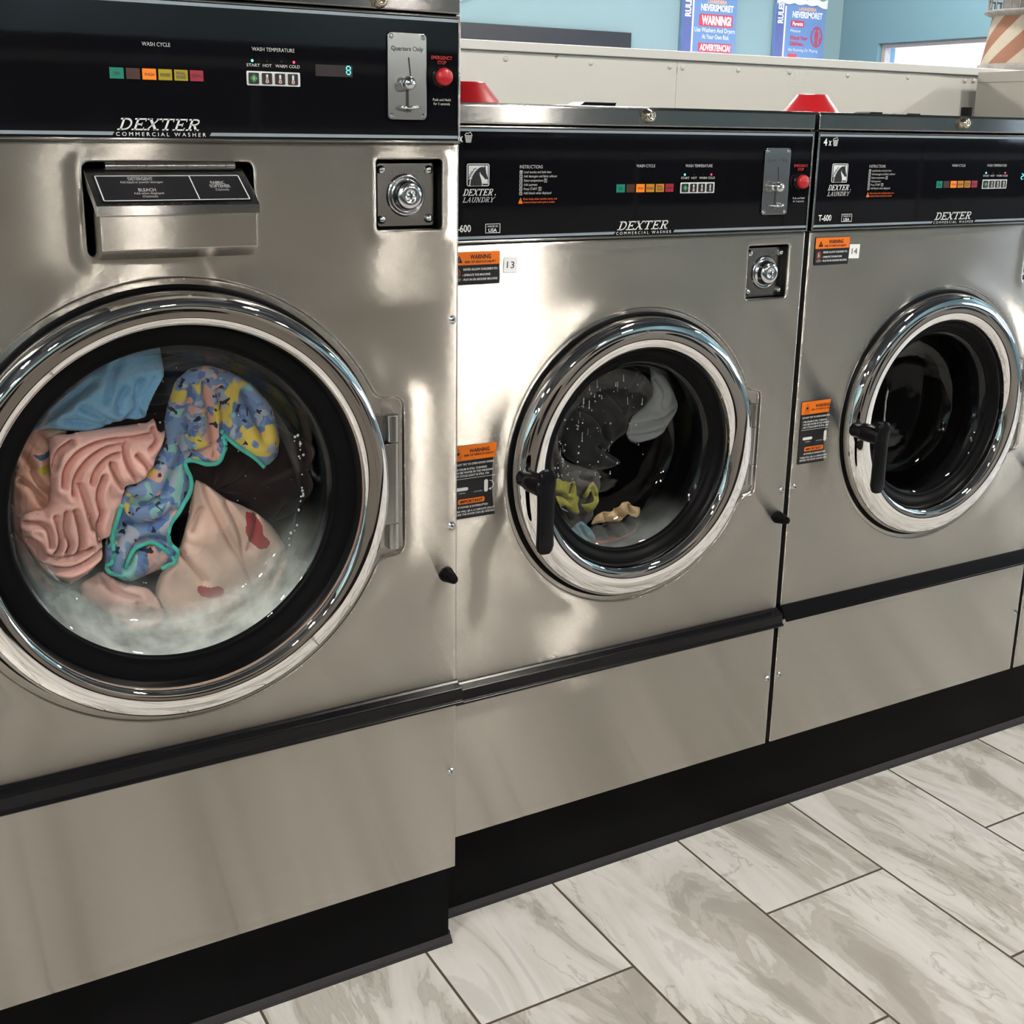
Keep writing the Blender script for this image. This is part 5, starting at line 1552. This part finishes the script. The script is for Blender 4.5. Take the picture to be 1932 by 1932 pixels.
def cloth(name, data, y0, mats, label, cat, base=(0, 0, 0), thick=0.016, crease=0.010, cw=0.0045, seed=0, step=0.0026, group=None, edge=0.02):
    poly = smooth_poly([(a/1000, b/1000) for a, b in data[0]])
    cre = []
    for l in data[1]:
        l = smooth_line([(a/1000, b/1000) for a, b in l])
        cre += list(zip(l[:-1], l[1:]))
    pa = np.array(poly)
    x0, z0 = pa.min(0)-step; x1, z1 = pa.max(0)+step
    nx = int((x1-x0)/step)+2; nz = int((z1-z0)/step)+2
    gx, gz = np.meshgrid(x0+np.arange(nx)*step, z0+np.arange(nz)*step, indexing='ij')
    P = np.stack([gx.ravel(), gz.ravel()], 1)
    ins = inside(P, poly)
    db, qb = pdist(P, list(zip(poly, poly[1:]+poly[:1])))
    snap = (~ins) & (db < step*1.05)
    keep = ins | snap
    P[snap] = qb[snap]; db[snap] = 0
    t = np.clip(db/edge, 0, 1)
    h = thick*np.sqrt(np.clip(1-(1-t)**2, 0, 1))
    if cre:
        dc, _ = pdist(P, cre)
        h -= crease*np.exp(-(dc/cw)**2)*np.clip(db/.004, .2, 1)
        h += crease*0.55*np.exp(-((dc-cw*2.6)/(cw*1.9))**2)
        h += 0.0016*np.cos(dc*PI/0.014)*np.exp(-dc/.03)
    rs = np.random.RandomState(seed)
    for k in range(10):
        a = rs.uniform(0, PI); f = rs.uniform(25, 130)
        h += 0.0034*20/f*np.sin(f*(P[:, 0]*math.cos(a)+P[:, 1]*math.sin(a))+rs.uniform(0, 6)+1.5*np.sin(P[:, 0]*31+k))
    idx = -np.ones(len(P), int)
    ids = np.nonzero(keep)[0]
    idx[ids] = np.arange(len(ids))
    Y = y0-h
    vs = [(P[i, 0], Y[i], P[i, 1]) for i in ids]
    fs = []; mi = []
    sub = [smooth_poly([(a/1000, b/1000) for a, b in s], 1) for s in (data[2] if len(data) > 2 else [])]
    for i in range(nx-1):
        for j in range(nz-1):
            q = [i*nz+j, (i+1)*nz+j, (i+1)*nz+j+1, i*nz+j+1]
            k = [idx[w] for w in q if idx[w] >= 0]
            if len(k) >= 3:
                fs.append(tuple(k))
    mb = MB()
    mb.add(vs, fs, 0, True)
    if sub:
        C = np.array([np.mean([vs[k][::2] for k in f], 0) for f in fs])
        for n_, s in enumerate(sub):
            m_ = inside(C, s)
            for w in np.nonzero(m_)[0]: mb.mi[w] = min(n_+1, len(mats)-1)
    o = obj(name, mb, mats)
    s = o.modifiers.new('thickness', 'SOLIDIFY'); s.thickness = 0.003; s.offset = -1
    o.location = base
    if label: tag(o, label, cat, group)
    return o

B12 = (-0.7518, -0.0673, 0)
F_TOWEL = fabric('light_blue_terry', (0.20, 0.43, 0.64), 0.2, 260, 0.0012)
F_PINK = fabric('dusty_pink_fleece', (0.80, 0.47, 0.41), 0.1, 200)
F_LPINK = fabric('pale_pink_cotton', (0.82, 0.48, 0.42), 0.1, 160)
F_TAN = fabric('tan_peach_cotton', (0.60, 0.33, 0.24), 0.15, 120)
F_PEACH = fabric('cream_peach_cotton', (0.72, 0.50, 0.41), 0.35, 11)
F_RED = fabric('red_applique', (0.36, 0.03, 0.035), 0.15, 90)
F_GREY = fabric('grey_green_cotton', (0.22, 0.27, 0.27), 0.2, 60)
F_NAVY = fabric('cobalt_patch', (0.015, 0.07, 0.19), 0.2, 60)
F_YEL = fabric('mustard_patch', (0.42, 0.32, 0.03), 0.3, 60)
F_CREAM = fabric('cream_knit', (0.45, 0.40, 0.27), 0.4, 70)
F_MAROON = fabric('dark_maroon_cloth', (0.022, 0.008, 0.012), 0.4, 30)
F_DENIM = fabric('dark_denim_cloth', (0.035, 0.055, 0.10), 0.4, 40)
F_TEAL = fabric('teal_piping', (0.05, 0.42, 0.34), 0.15, 200)
INW = ' in the big washer window'
# dark clothes filling the depth of the drum
def blob(name, c, r, m, label, base, cat='laundry', seed=0):
    mb = MB()
    n = 40
    rs = random.Random(seed)
    ph = [(rs.uniform(3, 9), rs.uniform(0, 6), rs.uniform(3, 9), rs.uniform(0, 6)) for _ in range(5)]
    vs = []; fs = []
    for i in range(n+1):
        a = PI*i/n
        for k in range(2*n):
            b = PI*k/n
            q = 1+sum(.05*math.sin(f1*b*1.0//1 if False else round(f1)*b+p1)*math.sin(f2*a+p2) for f1, p1, f2, p2 in ph)
            vs.append((c[0]+r[0]*q*math.sin(a)*math.cos(b), c[1]+r[1]*q*math.cos(a), c[2]+r[2]*q*math.sin(a)*math.sin(b)))
    for i in range(n):
        for k in range(2*n):
            k2 = (k+1) % (2*n)
            fs.append((i*2*n+k, i*2*n+k2, (i+1)*2*n+k2, (i+1)*2*n+k))
    mb.add(vs, fs, 0, True)
    o = obj(name, mb, m)
    o.location = base
    tag(o, label, cat)
    return o
blob('maroon_garment', (-0.34, 0.255, 0.87), (0.19, 0.08, 0.115), F_MAROON, 'dark maroon garment deep in the big washer, behind the peach cloth', B12, seed=2)
blob('navy_garment', (-0.44, 0.215, 1.065), (0.15, 0.06, 0.055), F_DENIM, 'dark navy garment at the top of the big washer drum, behind the printed fabric', B12, seed=5)
cloth('grey_shirt', LAUNDRY['GREY'], 0.120, [F_GREY], 'grey-green cloth soaking at the lower left'+INW, 'laundry', B12, seed=11, crease=.006)
cloth('tan_shirt', LAUNDRY['TAN'], 0.118, [F_TAN, F_NAVY, F_YEL, F_CREAM], 'tan peach cloth with cobalt and mustard patches at the left'+INW, 'laundry', B12, seed=12, step=.0013)
cloth('blue_towel', LAUNDRY['TOWEL'], 0.114, [F_TOWEL], 'light blue terry towel bunched at the upper left'+INW, 'towel', B12, seed=13, crease=.011, cw=.005)
cloth('peach_sheet', LAUNDRY['PEACH'], 0.116, [F_PEACH, F_RED, F_RED], 'cream and peach sheet with red patches at the lower right'+INW, 'laundry', B12, seed=14, crease=.009, cw=.005, step=.0015)
cloth('pale_pink_shirt', LAUNDRY['LOWPINK'], 0.110, [F_LPINK], 'pale pink cloth lying in the suds at the bottom'+INW, 'laundry', B12, seed=15)
pr_ = cloth('printed_sheet', LAUNDRY['PRINT'], 0.106, [print_mat()], 'denim-blue sheet printed with yellow, pink and mint shapes, edged in teal piping', 'laundry', B12, seed=16, crease=.011, cw=.0055)
for l in LAUNDRY['TRIM']:
    pts = smooth_line([(a/1000, b/1000) for a, b in l])
    mb = MB(); mb.tube([(p[0], 0.0870+0.002*math.sin(i*.9), p[1]) for i, p in enumerate(pts)], 0.0032, 8)
    obj('teal_piping', mb, F_TEAL, pr_)
cloth('pink_blanket', LAUNDRY['PINK'], 0.102, [F_PINK], 'dusty pink blanket in tight swirling folds at the left'+INW, 'blanket', B12, seed=17, crease=.016, cw=.0032)

# soapy water along the bottom of the window
def suds_mat():
    m = bpy.data.materials.new('soapy_water'); m.use_nodes = True
    nt = m.node_tree; L = nt.links.new
    b = nt.nodes['Principled BSDF']; out = nt.nodes['Material Output']
    b.inputs['Base Color'].default_value = (0.72, 0.78, 0.74, 1); b.inputs['Roughness'].default_value = .35
    tr = nn(nt, 'ShaderNodeBsdfTransparent'); tr.inputs['Color'].default_value = (.92, .95, .95, 1)
    at = nn(nt, 'ShaderNodeAttribute'); at.attribute_name = 'foam'
    tc = nn(nt, 'ShaderNodeTexCoord'); nz = nn(nt, 'ShaderNodeTexNoise'); nz.inputs['Scale'].default_value = 22; nz.inputs['Detail'].default_value = 6
    L(tc.outputs['Object'], nz.inputs['Vector'])
    mr = nn(nt, 'ShaderNodeMapRange'); mr.inputs['From Min'].default_value = .35; mr.inputs['From Max'].default_value = .65; mr.inputs['To Min'].default_value = .45; mr.inputs['To Max'].default_value = 1.0
    L(nz.outputs['Fac'], mr.inputs['Value'])
    mu = nn(nt, 'ShaderNodeMath', operation='MULTIPLY'); L(mr.outputs[0], mu.inputs[0]); L(at.outputs['Fac'], mu.inputs[1])
    mx = nn(nt, 'ShaderNodeMixShader'); L(mu.outputs[0], mx.inputs[0]); L(tr.outputs[0], mx.inputs[1]); L(b.outputs[0], mx.inputs[2]); L(mx.outputs[0], out.inputs['Surface'])
    return m
def suds(cx, cz, prof, a0, a1, base, label, full=0.78, mid=270.0):
    """curved skin of suds lying against the outside of the bowl; prof = (radius, y, foaminess)"""
    n = 140
    vs = []; fo = []
    for i in range(n+1):
        a = a0+(a1-a0)*i/n
        e = min(i, n-i)/n*2
        for r, y, k in prof:
            w = 0.004*math.sin(a*23+r*40)
            vs.append((cx+(r+w*(k < .3))*math.cos(a), y, cz+(r+w*(k < .3))*math.sin(a)))
            fo.append(k*full*math.sin(min(1, e*1.5)*PI/2)**2)
    k = len(prof)
    mb = MB(); mb.add(vs, [(i*k+t, i*k+t+1, (i+1)*k+t+1, (i+1)*k+t) for i in range(n) for t in range(k-1)], 0, True)
    o = obj('soapy_water', mb, SUDS)
    at = o.data.attributes.new('foam', 'FLOAT', 'POINT')
    at.data.foreach_set('value', fo)
    o.location = base
    tag(o, label, 'soapy water', kind='stuff')
    return o
SUDS = suds_mat()
suds(-0.4286, 0.9076, [(0.2265, 0.0145, 1), (0.2185, 0.0235, 1), (0.2080, 0.0560, 1), (0.1985, 0.0725, 1), (0.190, 0.0790, .75), (0.178, 0.0810, .45), (0.158, 0.0825, .22), (0.130, 0.0835, .08), (0.105, 0.084, 0)],
     math.radians(188), math.radians(352), B12, 'milky soapy water along the bottom of the big washer window')

# laundry in washer 13
IN13 = ' inside washer number 13'
D13 = (0, 0, 0)
F_BLK = fabric('black_cotton', (0.005, 0.005, 0.007), 0.4, 40)
F_WHT = fabric('grey_white_cotton', (0.27, 0.29, 0.29), 0.2, 30)
F_YNET = fabric('yellow_green_net', (0.32, 0.31, 0.06), 0.5, 110)
F_LET = fabric('cream_tan_letters', (0.50, 0.36, 0.20), 0.4, 70)
F_BLU = fabric('pale_blue_cotton', (0.18, 0.34, 0.42), 0.3, 70)
F_DGR = fabric('dark_grey_knit', (0.065, 0.062, 0.060), 0.3, 60)
F_DRED = fabric('dark_red_cloth', (0.30, 0.02, 0.03), 0.5, 60)
cloth('dark_grey_knit', LAUNDRY['N_GREY'], 0.140, [F_DGR], 'dark grey knit low on the left'+IN13, 'laundry', D13, seed=21)
cloth('black_garment', LAUNDRY['N_BLACK'], 0.134, [F_BLK], 'black garment filling the upper part'+IN13, 'laundry', D13, seed=22)
cloth('white_garment', LAUNDRY['N_WHITE'], 0.128, [F_WHT], 'grey-white cloth curling down the upper right'+IN13, 'laundry', D13, seed=23)
cloth('dark_sock', LAUNDRY['N_DARK'], 0.126, [F_BLK], 'small black cloth at the bottom'+IN13, 'laundry', D13, seed=24)
cloth('red_garment', LAUNDRY['N_RED'], 0.124, [F_DRED], 'thin strip of dark red cloth at the very bottom'+IN13, 'laundry', D13, seed=25)
cloth('yellow_netting', LAUNDRY['N_YEL1'], 0.124, [F_YNET], 'yellow-green netting behind the door lever'+IN13, 'laundry', D13, seed=26, thick=.008)
cloth('yellow_netting', LAUNDRY['N_YEL2'], 0.121, [F_YNET], 'yellow-green loop of netting left of the cream prints'+IN13, 'laundry', D13, seed=27, thick=.006)
cloth('letter_print', LAUNDRY['N_PEACH'], 0.121, [F_LET], 'cream and tan printed cloth at the bottom'+IN13, 'laundry', D13, seed=28, thick=.006)
cloth('pale_blue_garment', LAUNDRY['N_BLUE'], 0.121, [F_BLU], 'pale blue cloth at the lower left'+IN13, 'laundry', D13, seed=29)
suds(-0.3621, 0.8616, [(0.1725, 0.0145, 1), (0.165, 0.0235, .9), (0.158, 0.060, .5), (0.152, 0.086, .15)], math.radians(215), math.radians(325), D13, 'thin rim of suds at the bottom of the number 13 window', full=.28)

# drops on the inside of the glass of washer 13
DROP = mat('water_drop', (0.55, 0.58, 0.60), 0.1, spec=0.8, noise=0.05)
rs = random.Random(4)
mb = MB()
yb = 0.1015
for k in range(120):
    if k < 70:
        x = -0.455+rs.gauss(0, .006)+.04*rs.choice((0, 0, 1, 2.1)); z = rs.uniform(0.80, 0.98)
    else:
        x = rs.uniform(-.47, -.27); z = rs.uniform(.80, .99)
    if math.hypot(x+.3621, z-.8616) > .136: continue
    r = rs.uniform(.0006, .0022)
    mb.sphere((x, yb, z), r, 5, .5)
    if rs.random() < .25: mb.seg((x, z), (x+rs.uniform(-.001, .001), z+rs.uniform(.004, .014)), r*.8, yb)
o = obj('water_drops', mb, DROP)
tag(o, 'water drops and streaks on the glass of washer number 13', 'water drops', kind='stuff')
rs = random.Random(9)
mb = MB()
for k in range(70):
    a = rs.uniform(0, 2*PI); q = rs.uniform(.1, .185)
    x, z = -0.4286+q*math.cos(a), .9076+q*math.sin(a)
    mb.sphere((x, 0.0795, z), rs.uniform(.0005, .0015), 5, .5)
for k in range(26):
    a = rs.uniform(-.55, .35); q = rs.uniform(.196, .204)
    mb.sphere((-0.4286+q*math.cos(a), 0.066, .9076+q*math.sin(a)), rs.uniform(.001, .0026), 6, .6)
o = obj('water_drops', mb, DROP)
o.location = B12
tag(o, 'tiny bubbles scattered over the big washer window', 'water drops', kind='stuff')
# dried drip on the bowl of washer 14
mb = MB()
pl = [(-.3935, .902), (-.3925, .895), (-.3945, .885), (-.3955, .872), (-.3950, .860), (-.3955, .848), (-.3945, .835), (-.3925, .823), (-.3900, .817)]
mb.tube([(x, 0.1005, z) for x, z in pl], [.0012, .0022, .0024, .0018, .0022, .0018, .002, .0022, .0015], 8)
o = obj('dried_drip', mb, DRIPW)
o.location = (0.755, 0, 0)
tag(o, 'pale dried drip running down the glass of washer number 14', 'drip')
